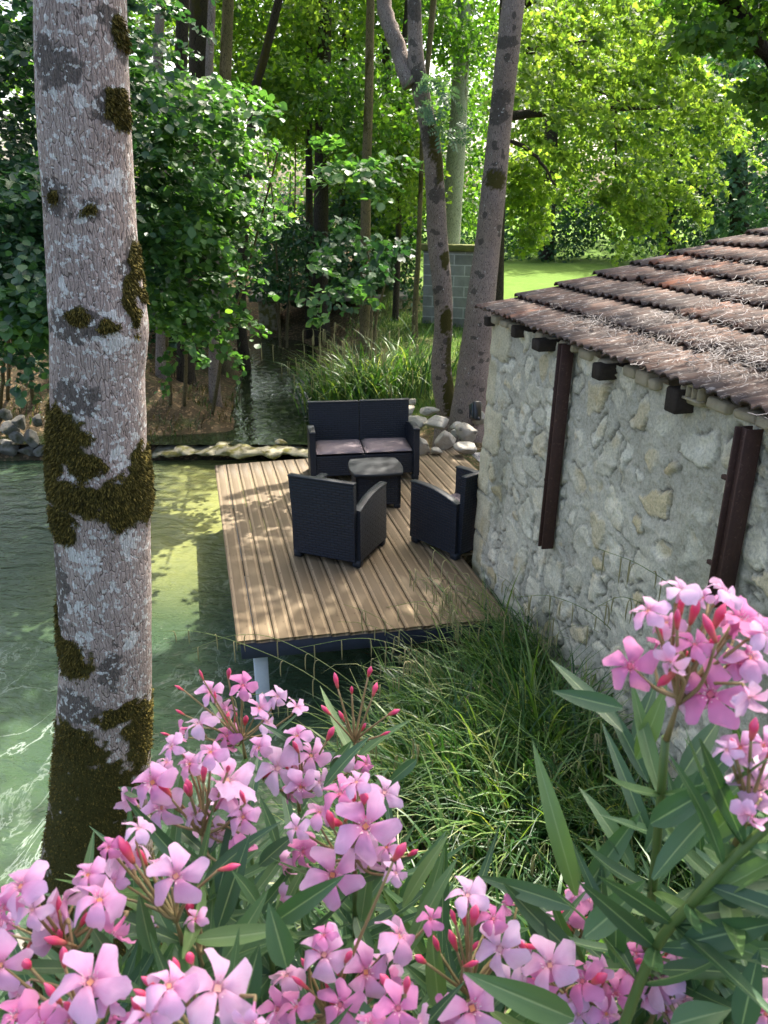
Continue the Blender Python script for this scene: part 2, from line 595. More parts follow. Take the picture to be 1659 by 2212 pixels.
# ------------------------------------------------------------------ terrain
ZP, ZU = -0.78, -0.52                                # water level of the pool and of the upper stream
POOL = [(-9, -6), (-.62, -6), (-.62, 2.0), (-.45, 3.2), (-.12, 4.2), (.3, 5.2), (.5, 6.2), (.6, 8), (.55, 10.2), (.2, 11.7),
        (-.7, 12.0), (-1.1, 13.2), (-1.3, 15), (-1.6, 18), (-1.9, 20.5), (-2.4, 21.8), (-3.4, 22.4), (-5.5, 22.8), (-7.5, 24),
        (-8.2, 22.6), (-5.5, 21.2), (-3.5, 20.6), (-3.05, 19), (-2.95, 17), (-2.6, 14), (-2.35, 12.6),
        (-3.6, 12.35), (-5.2, 12.3), (-7.2, 12.1), (-8.2, 10), (-8.6, 4)]
def terrain_h(x, y):
    wx = .55 * (fbm(np.stack([x * .9, y * .9, x * 0 + 3], -1), 4, 13) - .5) * sstep(9, 12, y)
    d = polydist(x + wx, y, POOL)
    ins = inpoly(x + wx, y, POOL)
    lvl = np.where(y > 11.9, ZU, ZP)
    left = (x < -2.0) | (y > 21.2) & (x < .3)
    top = np.where(left, .75, np.where(y < 10, -.33, np.where(y < 12, -.33 + (y - 10) * .17, .02 + np.clip(y - 12, 0, 14) * .02)))
    wdt = np.where(left, 3.2, np.where(y < 11, .8, 1.6))
    lo = lvl - .06
    h = lo + (top - lo) * sstep(-.05, 1, d / wdt)
    h = h + np.clip(y - 20, 0, 60) * .004
    near = sstep(2.5, .9, y) * sstep(-1.4, -.2, x)
    h = h + near * 1.95 * (~ins)
    nz = fbm(np.stack([x * 1.3, y * 1.3, x * 0], -1), 4, 3) - .5
    h = h + nz * .22 * np.clip(d, 0, 1)
    bed = lvl - .1 - np.clip(d * .7, 0, .8)
    return np.where(ins, bed, h)
nx, ny = 300, 380
tx = np.linspace(-1, 1, nx); ty = np.linspace(0, 1, ny)
gx = -1.5 + 9 * tx + 110 * np.sign(tx) * np.abs(tx) ** 5
gy = -4 + 28 * ty + 130 * ty ** 5
X, Y = np.meshgrid(gx, gy, indexing='ij')
X = X.ravel(); Y = Y.ravel()
H = terrain_h(X, Y)
lawn = sstep(1.2, 2.6, X) * sstep(20, 24, Y) + .75 * sstep(-1.2, .2, X) * sstep(11.5, 13, Y) * (.35 + .65 * fbm(np.stack([X, Y, X * 0], -1), 3, 9))
m = NT('earth_and_lawn')
co = m.coord('Object')
n1 = m.noise(co, 2.2, 6, .65); n2 = m.noise(co, 22, 6, .7)
soil = m.mix(n2, (.03, .023, .013), (.125, .095, .058))
soil = m.mix(m.ramp(n1, [(.52, (0, 0, 0)), (.66, (1, 1, 1))]), soil, (.075, .085, .035))
vd = m.voro(co, 26, 'F1', 'Color')
soil = m.mix(m.ramp(m.sep(vd)[0], [(.75, (0, 0, 0)), (.9, (1, 1, 1))]), soil, (.2, .14, .08))
gr = m.mix(m.noise(co, 5, 5, .7), (.07, .14, .022), (.15, .23, .045))
mk = m.sep(m.attr('mask').outputs['Color'])[0]
c = m.mix(m.math('MULTIPLY', m.math('SUBTRACT', m.math('ADD', mk, m.math('MULTIPLY_ADD', n2, .5, -.25)), .35), 4, clamp=True), soil, gr)
M['earth'] = m.fin(c, .95, m.bump(m.math('ADD', n2, m.noise(co, 70, 4)), .7, .04), .1)
g = link('ground', mesh_data('ground', np.stack([X, Y, H], -1), grid_quads(nx, ny), [M['earth']], cols={'mask': np.stack([lawn, lawn, lawn], -1)}))
tag(g, kind='structure')

# water
m = NT('murky_water')
co = m.coord('Object')
mpw = m.n('Mapping'); m.l(co, mpw.inputs[0]); mpw.inputs['Scale'].default_value = (1, 1.7, 1)
w1 = m.noise(mpw.outputs[0], 2.6, 3, .55, .6); w2 = m.noise(mpw.outputs[0], 14, 3, .6, .4)
shal_sun = m.sep(m.attr('mask').outputs['Color'])[0]
c = m.mix(m.noise(co, .8, 3), (.02, .045, .024), (.065, .10, .052))
c = m.mix(m.sep(m.attr('mask').outputs['Color'])[1], c, (.014, .017, .007))
c = m.mix(m.math('MULTIPLY', shal_sun, m.math('MULTIPLY_ADD', w1, .8, .55, clamp=True)), c, (.24, .25, .085))  # sandy shallows plus the sunlit yellow of the pool, put into the colour
mpf = m.n('Mapping'); m.l(co, mpf.inputs[0]); mpf.inputs['Scale'].default_value = (1.7, .8, 1); mpf.inputs['Rotation'].default_value = (0, 0, .5)
fo = m.math('ABSOLUTE', m.math('SUBTRACT', m.noise(mpf.outputs[0], 1.5, 6, .62, 1.2), .5))
fo = m.math('MULTIPLY', m.ramp(fo, [(.0, (1, 1, 1)), (.022, (0, 0, 0))]), m.ramp(m.noise(co, 1.1, 3), [(.45, (0, 0, 0)), (.65, (1, 1, 1))]))
c = m.mix(m.math('MULTIPLY', m.math('MULTIPLY', fo, .5), m.sep(m.attr('mask').outputs['Color'])[2]), c, (.42, .48, .42))
m.fin(c, .05, m.bump(m.math('ADD', m.math('MULTIPLY', w1, 1.0), m.math('MULTIPLY', w2, .22)), .55, .12))
m.b.inputs['IOR'].default_value = 1.33
M['water'] = m.m
M['pool'] = M['water']
m = NT('dark_stream_water')
co = m.coord('Object')
mpw = m.n('Mapping'); m.l(co, mpw.inputs[0]); mpw.inputs['Scale'].default_value = (1.6, 1, 1)
m.fin(m.mix(m.noise(co, .7, 3), (.008, .015, .008), (.022, .03, .013)), .03, m.bump(m.noise(mpw.outputs[0], 3.5, 3, .55, .5), .22, .06))
m.b.inputs['IOR'].default_value = 1.33
M['stream'] = m.m
def water(name, x0, x1, y0, y1, z, n=60):
    a = np.linspace(x0, x1, n); b = np.linspace(y0, y1, n)
    A, B = np.meshgrid(a, b, indexing='ij'); A = A.ravel(); B = B.ravel()
    sh = sstep(6.4, 9.0, B) * sstep(-4.2, -2.7, A) * sstep(-.4, -1.2, A) * sstep(12.6, 11.9, B) * .9 + .18 * sstep(11.9, 13, B) * 0  # shallows mask, widened to cover the sunlit stretch of water
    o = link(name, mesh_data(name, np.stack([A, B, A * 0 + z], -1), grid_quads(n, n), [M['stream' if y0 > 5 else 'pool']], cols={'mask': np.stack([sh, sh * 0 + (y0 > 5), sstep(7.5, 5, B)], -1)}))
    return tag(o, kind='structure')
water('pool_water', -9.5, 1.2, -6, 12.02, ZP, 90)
water('stream_water', -9, .9, 12.03, 25, ZU, 40)

# ------------------------------------------------------------------ rocks
m = NT('limestone_rock')
co = m.coord('Object')
ri = m.n('ObjectInfo').outputs['Random']
c = m.mix(m.noise(co, 7, 6, .7), (.26, .245, .21), (.52, .5, .45))
c = m.mix(m.math('MULTIPLY', ri, .35), c, (.36, .29, .19))
c = m.mix(m.ramp(m.noise(co, 14, 4), [(.6, (0, 0, 0)), (.72, (1, 1, 1))]), c, (.13, .12, .1))
M['rock'] = m.fin(c, .9, m.bump(m.noise(co, 22, 6, .7), .7, .02), .2)
m = NT('mossy_rock')
co = m.coord('Object')
c = m.mix(m.noise(co, 9, 6, .7), (.2, .19, .14), (.46, .42, .3))
c = m.mix(m.ramp(m.noise(co, 6, 4), [(.45, (0, 0, 0)), (.6, (1, 1, 1))]), c, (.14, .13, .04))
M['mossrock'] = m.fin(c, .9, m.bump(m.noise(co, 22, 6, .7), .7, .02), .2)

m = NT('grey_bank_rock')
co = m.coord('Object')
c = m.mix(m.noise(co, 9, 6, .7), (.1, .095, .08), (.3, .285, .25))
c = m.mix(m.ramp(m.noise(co, 5, 4), [(.5, (0, 0, 0)), (.65, (1, 1, 1))]), c, (.08, .08, .05))
M['bankrock'] = m.fin(c, .9, m.bump(m.noise(co, 22, 6, .7), .7, .02), .2)
def rock_geo(size, seed, nu=44, nv=28):
    g = np.random.default_rng(seed)
    th = np.linspace(0, 2 * np.pi, nu, endpoint=False); ph = np.linspace(.05, np.pi - .05, nv)
    T, Pp = np.meshgrid(th, ph, indexing='ij')
    d = np.stack([np.sin(Pp) * np.cos(T), np.sin(Pp) * np.sin(T), np.cos(Pp)], -1).reshape(-1, 3)
    r = np.ones(len(d))
    for k in range(15):       # planes cut the ball into a broken block
        n = nrm(g.normal(size=3)); off = g.uniform(.42, .82)
        dd = d @ n
        r = np.minimum(r, np.where(dd > .05, off / np.maximum(dd, .05), 9))
    r = r * (1 + .16 * (fbm(d * 2.5 + seed, 4, seed) - .5) + .07 * (fbm(d * 9 + seed, 3, seed) - .5))
    r = r / r.max()
    V = d * r[:, None] * np.array(size) / 2
    i = np.arange(nu)[:, None]; j = np.arange(nv - 1)[None]
    Q = np.stack([i * nv + j, i * nv + j + 1, ((i + 1) % nu) * nv + j + 1, ((i + 1) % nu) * nv + j], -1).reshape(-1, 4)
    top = np.arange(nu) * nv; bot = top + nv - 1
    V = np.vstack([V, V[top].mean(0), V[bot].mean(0)])
    a, b = len(V) - 2, len(V) - 1
    Tt = [[a, top[k], top[(k + 1) % nu]] for k in range(nu)] + [[b, bot[(k + 1) % nu], bot[k]] for k in range(nu)]
    return V, Q, np.array(Tt)

def rock(px, py, z, wpx, hpx, seed, label, mat='rock', group=None, name='rock', rz=None):
    p = gnd(px, py, z)        # py: foot of the rock
    d = (p - CAM) @ np.array([0, math.cos(PITCH), -math.sin(PITCH)])
    w = wpx * d / F_PX * 1.12; h = hpx * d / F_PX * 1.1
    V, Q, T = rock_geo((w, w * .8, h), seed)
    o = link(name, mesh_data(name, V, [Q, T], [M[mat]], smooth=False))
    p[2] += h * .40; p[1] += w * .3
    o.location = p
    o.rotation_euler = (0, 0, random.uniform(-.3, .3) if rz is None else rz)
    return tag(o, label, 'rock', group)

GR = 'limestone rocks heaped behind the deck'
rock(943, 938, .05, 66, 46, 11, 'large white rounded rock below the leaning twin trunks, left of the other large one', group=GR)
rock(1012, 960, .05, 62, 46, 12, 'large pale rock against the foot of the thicker brown trunk', group=GR)
rock(965, 975, .0, 52, 52, 13, 'slanting yellowish rock wedged between the two large pale rocks', group=GR, rz=.6)
rock(1010, 990, .0, 58, 36, 14, 'flat grey-white rock nearest the stone wall corner at the deck edge', group=GR)
rock(910, 985, .0, 56, 44, 15, 'wide buff rock touching the right arm of the sofa', group=GR)
rock(943, 985, .0, 34, 22, 16, 'small buff stone on the deck edge below the slanting rock', group=GR)
rock(985, 950, .02, 26, 22, 17, 'small dark stone tucked between the large pale rocks', group=GR)
rock(905, 930, .05, 50, 34, 18, 'buff rock behind the sofa arm', group=GR)
rock(880, 905, .05, 46, 30, 19, 'rough buff rock just right of the sofa back', group=GR)
rock(925, 905, .08, 56, 24, 20, 'long low rock behind the large white rounded rock', group=GR)
rock(985, 935, .1, 40, 22, 21, 'pale stone between the feet of the twin trunks', group=GR)
rock(1035, 920, .1, 36, 34, 22, 'pale stone half hidden behind the building corner', group=GR)
rock(890, 880, .1, 30, 18, 23, 'little stone at the edge of the sedge clump', group=GR)
GL = 'stones of the bank wall across the pool'
lab_l = ['upright white stone at the top of the far bank, left of the tree', 'grey stone beside the upright white one on the far bank', 'broad grey block at the waterline by the left edge of the picture',
         'grey block stacked on the waterline block at the left edge', 'rounded stone at the waterline close to the mossy trunk', 'small pale stone on the far bank touching the mossy trunk', 'dark grey stone low in the far bank',
         'tilted stone in the middle of the far bank', 'pale stone at the top left corner of the far bank', 'wide stone at the waterline under the tilted one']
for k, (x, y, w, h) in enumerate([(78, 925, 30, 34), (40, 930, 36, 34), (10, 990, 60, 50), (12, 950, 50, 40), (88, 990, 44, 34), (108, 930, 28, 30), (65, 968, 40, 40), (38, 965, 40, 36), (5, 910, 40, 30), (55, 992, 50, 30)]):
    rock(x, y, -.75 + (992 - y) * .008, w, h, 40 + k, lab_l[k], 'bankrock', group=GL)
for k, (x, y, w, h) in enumerate([(-40, 985, 60, 50), (-70, 950, 60, 50), (125, 985, 50, 40), (160, 985, 60, 46), (150, 945, 46, 40), (200, 988, 60, 46), (250, 980, 60, 40)]):
    rock(x, y, -.75 + (992 - y) * .008, w, h, 60 + k, mat='bankrock', label='grey stone of the far bank hidden behind the mossy trunk or past the left edge', group=GL)
# weir: a low sill of mossy stone across the mouth of the stream
def ridge(name, pts, w, h, seed, label, cat):
    P = catmull(pts, 140)
    n = 18
    rr = 1 + .7 * (fbm(P * 3 + seed, 3, seed) - .5)
    T, Uu, B = frames(P)
    a = np.linspace(0, 2 * np.pi, n, endpoint=False)
    up = np.array([0, 0, 1.0]); sd = nrm(np.cross(T, up))
    V = P[:, None] + rr[:, None, None] * (w / 2 * np.cos(a)[None, :, None] * sd[:, None] + h / 2 * np.sin(a)[None, :, None] * up)
    V = V.reshape(-1, 3)
    V = V + np.stack([fbm(V * 4 + seed + 9 * q, 4, seed + q) - .5 for q in range(3)], -1) * np.array([.3, .5, .22])
    _, Q, Tt = tube_geo(P, 1, n)
    V = np.vstack([V, P[0], P[-1]])
    o = part(name, None, V, [Q, Tt], M['mossrock'])
    return tag(o, label, cat)
ridge('weir', [(-3.7, 12.15, -.66), (-2.6, 11.95, -.6), (-1.5, 11.9, -.6), (-.6, 11.85, -.58), (.4, 11.7, -.54)], .5, .11, 5, 'low mossy stone weir across the stream mouth above the pool', 'weir')
rock(603, 972, -.62, 50, 24, 31, 'sunlit yellow mossy stone on the weir left of the sofa', 'mossrock', group='stones on the weir')
rock(470, 966, -.66, 44, 18, 32, 'flat mossy stone on the weir beside the brown bank', 'mossrock', group='stones on the weir')
rock(380, 965, -.66, 50, 18, 33, 'long flat stone on the weir next to the lichened trunk', 'mossrock', group='stones on the weir')

for k in range(9):
    rock(345 + k * 34 + random.uniform(-8, 8), 970 + random.uniform(-6, 3), -.66, random.uniform(18, 34), random.uniform(9, 16), 130 + k, 'small mossy stone set along the weir crest', 'mossrock', group='stones on the weir')
# gravel by the building corner
gv = [D(4.0, 3.3, .03), D(1.06, 3.25, .03), D(1.06, 6, .03), D(4.4, 6, .05)]
m = NT('grey_gravel')
co = m.coord('Object')
vc = m.n('TexVoronoi'); m.l(co, vc.inputs['Vector']); vc.inputs['Scale'].default_value = 55
c = m.mix(m.sep(vc.outputs['Color'])[0], (.06, .06, .065), (.22, .22, .23))
M['gravel'] = m.fin(c, .95, m.bump(m.math('SUBTRACT', 1.0, vc.outputs['Distance']), .9, .02))
g = link('gravel_path', mesh_data('gravel_path', np.array(gv), np.array([[0, 1, 2, 3]]), [M['gravel']]))
tag(g, kind='structure')

# ------------------------------------------------------------------ deck
m = NT('decking_board')
co = m.coord('Object')
uvn = m.n('UVMap').outputs[0]
sx = m.n('SeparateXYZ'); m.l(uvn, sx.inputs[0])
ru = m.rand()
mg = m.n('Mapping'); m.l(uvn, mg.inputs[0]); mg.inputs['Scale'].default_value = (14, 1.1, 1)
cx = m.n('CombineXYZ'); m.l(m.math('MULTIPLY', ru, 40), cx.inputs[2]); 
vadd = m.n('VectorMath', operation='ADD'); m.l(mg.outputs[0], vadd.inputs[0]); m.l(cx.outputs[0], vadd.inputs[1])
grain = m.noise(vadd.outputs[0], 3.2, 6, .65, .6)
c = m.mix(grain, (.078, .056, .030), (.185, .136, .080))
c = m.mix(m.math('MULTIPLY', ru, .45), c, (.165, .125, .08))
# two ribbed bands along each board, paler
def band(a, b):
    return m.math('MULTIPLY', m.math('GREATER_THAN', sx.outputs[0], a), m.math('LESS_THAN', sx.outputs[0], b))
bd = m.math('ADD', band(.10, .24), band(.76, .90))
rib = m.math('ABSOLUTE', m.math('SINE', m.math('MULTIPLY', sx.outputs[0], 88)))
c = m.mix(m.math('MULTIPLY', bd, m.math('MULTIPLY_ADD', rib, .5, .3)), c, (.34, .255, .16))
kn = m.n('Mapping'); m.l(uvn, kn.inputs[0]); kn.inputs['Scale'].default_value = (1, 3.0, 1)
kva = m.n('VectorMath', operation='ADD'); m.l(kn.outputs[0], kva.inputs[0]); m.l(cx.outputs[0], kva.inputs[1])
kd = m.voro(kva.outputs[0], 2.2)
c = m.mix(m.ramp(kd, [(.05, (1, 1, 1)), (.1, (0, 0, 0))]), c, (.075, .045, .025))
dirt = m.noise(co, 1.6, 5, .65)
c = m.mix(m.math('MULTIPLY', m.ramp(dirt, [(.5, (0, 0, 0)), (.75, (1, 1, 1))]), .5), c, (.13, .105, .06))
M['plank'] = m.fin(c, .62, m.bump(m.math('ADD', grain, m.math('MULTIPLY', m.math('MULTIPLY', bd, rib), 2.0)), .5, .004), .35)
m = NT('navy_painted_beam')
co = m.coord('Object')
M['beam'] = m.fin(m.mix(m.noise(co, 8, 5), (.010, .014, .026), (.03, .038, .064)), .75, m.bump(m.noise(co, 20, 5), .4, .01))
m = NT('whitewashed_post')
co = m.coord('Object')
M['post'] = m.fin(m.mix(m.noise(co, 7, 6, .7), (.34, .38, .42), (.62, .66, .68)), .85, m.bump(m.noise(co, 30, 5), .4, .01))
m = NT('galvanised_screw')
M['screw'] = m.fin((.3, .3, .3), .4)

deck = empty('wooden_deck', D(0, 0, 0), 0, 'brown grooved timber deck on posts over the pool, between water and stone wall', 'deck')
PW = .1455
Mx = np.array([V2, U2, [0, 0, 1]])
for k in range(22):
    v0 = k * PW
    u0 = -.075 * (v0 / 1.0) + random.uniform(-.006, .006)
    if v0 + PW > WALL_V - .02:
        u0 = WALL_U + .10 + random.uniform(-.01, .01)
    u1 = 4.38 + random.uniform(-.008, .008)
    nseg = 8
    us = np.linspace(u0, u1, nseg)
    w, t, b = .139, .028, .004
    prof = np.array([[-w / 2, -t], [-w / 2, -b], [-w / 2 + b, 0], [w / 2 - b, 0], [w / 2, -b], [w / 2, -t]])
    warp = random.uniform(-.002, .002)
    V, UV = [], []
    for i, uu in enumerate(us):
        for (a, z) in prof:
            V.append(D(uu, v0 + PW / 2 + a, z + warp * math.sin(i * 1.3 + k) + random.uniform(-.001, .001) * 0))
            UV.append([(a + w / 2) / w, uu])
    npf = len(prof)
    Q = []
    for i in range(nseg - 1):
        for j in range(npf):
            j2 = (j + 1) % npf
            Q.append([i * npf + j, i * npf + j2, (i + 1) * npf + j2, (i + 1) * npf + j])
    caps = np.array([list(range(npf))[::-1], [(nseg - 1) * npf + j for j in range(npf)]])
    Q = np.array(Q)[:, ::-1]
    part('plank', deck, np.array(V), [Q, caps], M['plank'], uv=np.array(UV), smooth=False)
def lumber(name, p0, p1, w, h, mat, root, z):
    p0 = np.array(p0, float); p1 = np.array(p1, float)
    ax = nrm(p1 - p0); sd = nrm(np.cross(ax, [0, 0, 1]))
    b = MB(); b.box((p0 + p1) / 2 + np.array([0, 0, z]), (np.linalg.norm(p1 - p0), w, h), np.array([ax, sd, [0, 0, 1]]), .006)
    return b.build(name, mat, root)
lumber('beam', D(.045, .03), D(-.10, 2.14), .06, .14, M['beam'], deck, -.105)
lumber('beam', D(1.5, .03), D(1.5, 3.15), .06, .14, M['beam'], deck, -.105)
lumber('beam', D(2.9, .03), D(2.9, 3.15), .06, .14, M['beam'], deck, -.105)
lumber('beam', D(4.3, .03), D(4.3, 3.15), .06, .14, M['beam'], deck, -.105)
for (u, v) in ((.14, .18), (1.5, 1.7), (1.57, .18), (2.97, .18), (4.2, .18), (2.97, 1.7)):
    b = MB(); b.box(D(u, v, -.93), (.11, .11, 1.5), Mx, .006)
    b.build('post', M['post'], deck)

# ------------------------------------------------------------------ wicker furniture
m = NT('navy_wicker')
co = m.coord('UV')
br = m.n('TexBrick', offset=.5)
m.l(co, br.inputs['Vector'])
br.inputs['Scale'].default_value = 1.0
br.inputs['Color1'].default_value = (1, 1, 1, 1); br.inputs['Color2'].default_value = (.8, .8, .8, 1); br.inputs['Mortar'].default_value = (0, 0, 0, 1)
br.inputs['Mortar Size'].default_value = .006
br.inputs['Mortar Smooth'].default_value = 1.0
br.inputs['Brick Width'].default_value = .075
br.inputs['Row Height'].default_value = .027
nzz = m.noise(m.coord('Object'), 5, 3)
c = m.mix(br.outputs['Color'], (.002, .0025, .004), m.mix(nzz, (.013, .018, .028), (.02, .027, .04)))
M['wicker'] = m.fin(c, .5, m.bump(br.outputs['Color'], .9, .006), .35)
m = NT('dark_plastic')
co = m.coord('Object')
M['plastic'] = m.fin(m.mix(m.noise(co, 6, 4), (.010, .015, .021), (.018, .023, .03)), .5, m.bump(m.noise(co, 90, 2), .12, .004), .35)
m = NT('grey_cushion')
co = m.coord('Object')
M['cushion'] = m.fin(m.mix(m.noise(co, 3, 4), (.145, .12, .13), (.2, .17, .18)), .95, m.bump(m.math('ADD', m.noise(co, 7, 3), m.math('MULTIPLY', m.noise(co, 300, 2), .3)), .45, .02), .15)
m = NT('table_top_plastic')
co = m.coord('Object')
M['tabletop'] = m.fin(m.mix(m.noise(co, 5, 4), (.010, .013, .016), (.016, .019, .022)), .7, m.bump(m.noise(co, 120, 2), .15, .003), .4)

def panel(mb_uv, P00, P10, P11, P01, th, n=8, bulge=None):
    """closed panel with UVs in metres on every face. Corner order: bottom-start, bottom-end, top-end, top-start; th: thickness vector."""
    P00, P10, P11, P01, th = [np.array(p, float) for p in (P00, P10, P11, P01, th)]
    ss = np.linspace(0, 1, n + 1)
    bot = P00[None] * (1 - ss[:, None]) + P10[None] * ss[:, None]
    top = P01[None] * (1 - ss[:, None]) + P11[None] * ss[:, None]
    if bulge:
        top = top + np.array([0, 0, 1]) * (bulge * np.sin(np.pi * ss))[:, None]
    Lw = np.linalg.norm(P10 - P00)
    V, UV, Q = [], [], []
    def face(A, B, UA, UB):
        b0 = len(V)
        for a, bb, ua, ub in zip(A, B, UA, UB):
            V.append(a); V.append(bb); UV.append(ua); UV.append(ub)
        for i in range(len(A) - 1):
            Q.append([b0 + 2 * i, b0 + 2 * i + 2, b0 + 2 * i + 3, b0 + 2 * i + 1])
    u0 = [[s * Lw, 0] for s in ss]; u1 = [[s * Lw, (t - b)[2]] for s, t, b in zip(ss, top, bot)]
    face(bot, top, u0, u1)
    face((bot + th)[::-1], (top + th)[::-1], u0, u1)
    tl = np.linalg.norm(th)
    face(top, top + th, u0, [[s * Lw, tl] for s in ss])
    face((bot)[::-1], (bot + th)[::-1], u0, [[s * Lw, tl] for s in ss])
    face(np.array([P00 + th, P00]), np.array([P01 + th, P01]), [[0, 0], [tl, 0]], [[0, 1], [tl, 1]])
    face(np.array([P10, P10 + th]), np.array([P11, P11 + th]), [[0, 0], [tl, 0]], [[0, 1], [tl, 1]])
    return np.array(V), np.array(Q), np.array(UV)

def pan(name, root, mat, *a, **k):
    V, Q, UV = panel(None, *a, **k)
    return part(name, root, V, Q, mat, world=False, uv=UV, smooth=False)

def cushion_geo(w, d, h, n=14):
    t = np.linspace(-1, 1, n)
    A, B = np.meshgrid(t, t, indexing='ij')
    sq = lambda x: np.sign(x) * np.abs(x) ** .7
    e = np.clip(1 - np.maximum(np.abs(A), np.abs(B)) ** 6, 0, 1) ** .5
    top = np.stack([A * w / 2, B * d / 2, .5 * h + h * .5 * e + .008 * (fbm(np.stack([A * 2.0, B * 2.0, A * 0], -1).reshape(-1, 3), 2, 4).reshape(A.shape) - .5)], -1).reshape(-1, 3)
    bot = top.copy(); bot[:, 2] = .5 * h - h * .5 * e.ravel()
    q = grid_quads(n, n)
    V = np.vstack([top, bot]); Q = np.vstack([q, q[:, ::-1] + n * n])
    per = [i * n for i in range(n)] + [(n - 1) * n + j for j in range(1, n)] + [i * n + n - 1 for i in range(n - 2, -1, -1)] + [j for j in range(n - 2, 0, -1)]
    S = [[per[k], per[k] + n * n, per[(k + 1) % len(per)] + n * n, per[(k + 1) % len(per)]] for k in range(len(per))]
    return V, np.vstack([Q, np.array(S)])

def seat(name, label, loc, rz, width, group, nback, cat):
    """front faces local -Y; footprint width x depth"""
    r = empty(name, loc, rz, label, cat, group)
    Dp, hb, ha, at_ = .64, .83, .60, .07
    w2 = width / 2
    f, bk = -Dp / 2, Dp / 2
    zf = .06
    # arms: panels whose top line bows upwards to the front
    for sg in (-1, 1):
        x0 = sg * w2
        o = pan('armrest', r, M['wicker'], (x0, bk - .03, zf), (x0, f, zf), (x0, f + .01, ha + .025), (x0, bk - .03, ha - .05), (-sg * at_, 0, 0), bulge=.035)
        b = MB()
        ys = np.linspace(bk - .03, f + .0, 9)
        VV, QQ = [], []
        for i in range(9):
            s0 = i / 8
            z0 = (ha - .05) * (1 - s0) + (ha + .025) * s0 + .035 * math.sin(math.pi * s0)
            a = x0 + sg * .004; c = x0 - sg * (at_ + .004)
            VV += [[a, ys[i], z0], [a, ys[i], z0 + .010], [a - sg * .012, ys[i], z0 + .015], [c + sg * .012, ys[i], z0 + .015], [c, ys[i], z0 + .010], [c, ys[i], z0]]
        for i in range(8):
            for q in range(6):
                QQ.append([i * 6 + q, i * 6 + (q + 1) % 6, (i + 1) * 6 + (q + 1) % 6, (i + 1) * 6 + q])
        for i in (0, 8):
            QQ += [[i * 6, i * 6 + 1, i * 6 + 4, i * 6 + 5], [i * 6 + 1, i * 6 + 2, i * 6 + 3, i * 6 + 4]]
        b.add(VV, QQ)
        b.build('arm_cap', M['plastic'], o, world=False, smooth=False)
    # backrest panel(s)
    iw = width - .02
    for k in range(nback):
        xa = -iw / 2 + iw * k / nback + .003; xb = -iw / 2 + iw * (k + 1) / nback - .003
        o = pan('backrest', r, M['wicker'], (xb - .03 * (k == nback - 1), bk, zf), (xa + .03 * (k == 0), bk, zf), (xa + .012 * (k == 0), bk + .05, hb), (xb - .012 * (k == nback - 1), bk + .05, hb), (0, -.055, 0))
        b = MB(); b.box(((xa + xb) / 2, bk + .024, hb + .006), (xb - xa - .012, .066, .016), None, .005)
        b.build('back_cap', M['plastic'], o, world=False, smooth=False)
    # seat box and front skirt
    iw = width - 2 * at_ - .004
    for k in range(nback):
        xa = -iw / 2 + iw * k / nback + .002; xb = -iw / 2 + iw * (k + 1) / nback - .002
        pan('seat', r, M['wicker'], (xa, f + .035, zf + .03), (xb, f + .035, zf + .03), (xb, f + .035, .335), (xa, f + .035, .335), (0, Dp - .10, 0))
        V, Q = cushion_geo(xb - xa - .012, Dp - .1, .055)
        V = V + np.array([(xa + xb) / 2, -.02, .338])
        part('cushion', r, V, Q, M['cushion'], world=False)
    for sx_ in (-1, 1):
        for y_ in (f + .05, bk - .06):
            b = MB(); b.box((sx_ * (w2 - .042), y_, .035), (.082, .085, .07), None, .012)
            b.build('foot', M['plastic'], r, world=False, smooth=False)
    return r
sofa = seat('garden_sofa', 'dark navy wicker two-seat sofa with grey cushions at the far end of the deck', (gnd(669, 1046) + gnd(900, 1037)) / 2 + np.array([-.02, .30, 0]), R(8), 1.30, 'navy wicker garden furniture', 2, 'sofa')
def facing(f): return math.atan2(f[0], -f[1])
ch1 = np.array([-.02, 6.88, 0]); f1 = nrm(np.array([.39, .92, 0])); 
ctr1 = (np.array([-.869, 6.72, 0]) + np.array([-.202, 6.45, 0])) / 2 + f1 * .29
seat('garden_armchair', 'navy wicker armchair seen from behind, standing alone on the boards', ctr1, facing(f1), .70, 'navy wicker garden furniture', 1, 'armchair')
f2 = nrm(np.array([-.667, .745, 0])); r2 = np.array([.745, .667, 0])
ctr2 = (np.array([.673, 6.59, 0]) + np.array([.262, 7.05, 0])) / 2 + r2 * .35
seat('garden_armchair', 'navy wicker armchair half hidden by the corner of the stone wall', ctr2, facing(f2), .70, 'navy wicker garden furniture', 1, 'armchair')

tb = empty('coffee_table', (gnd(768, 1104) + gnd(873, 1100)) / 2 + np.array([-.05, .27, 0]), R(8), 'square navy wicker storage table with grey curved top in front of the sofa', 'table', 'navy wicker garden furniture')
hw, z1_ = .245, .385
for (a, b_) in (((-hw, -hw), (hw, -hw)), ((hw, -hw), (hw, hw)), ((hw, hw), (-hw, hw)), ((-hw, hw), (-hw, -hw))):
    nn = np.array([b_[1] - a[1], a[0] - b_[0], 0]); nn = -nn / np.linalg.norm(nn) * .03
    pan('side_panel', tb, M['wicker'], (*a, .05), (*b_, .05), (*b_, z1_), (*a, z1_), nn)
n_ = 11
t_ = np.linspace(-1, 1, n_)
ring = []
for sgn, axis in ((-1, 'y'), (1, 'x'), (1, 'y'), (-1, 'x')):
    for s in t_[:-1]:
        bul = .035 * (1 - s * s)
        if axis == 'y': ring.append([s * -sgn * .262, sgn * (.262 + bul)])
        else: ring.append([sgn * (.262 + bul), s * sgn * .262])
ring = np.array(ring)
m_ = len(ring)
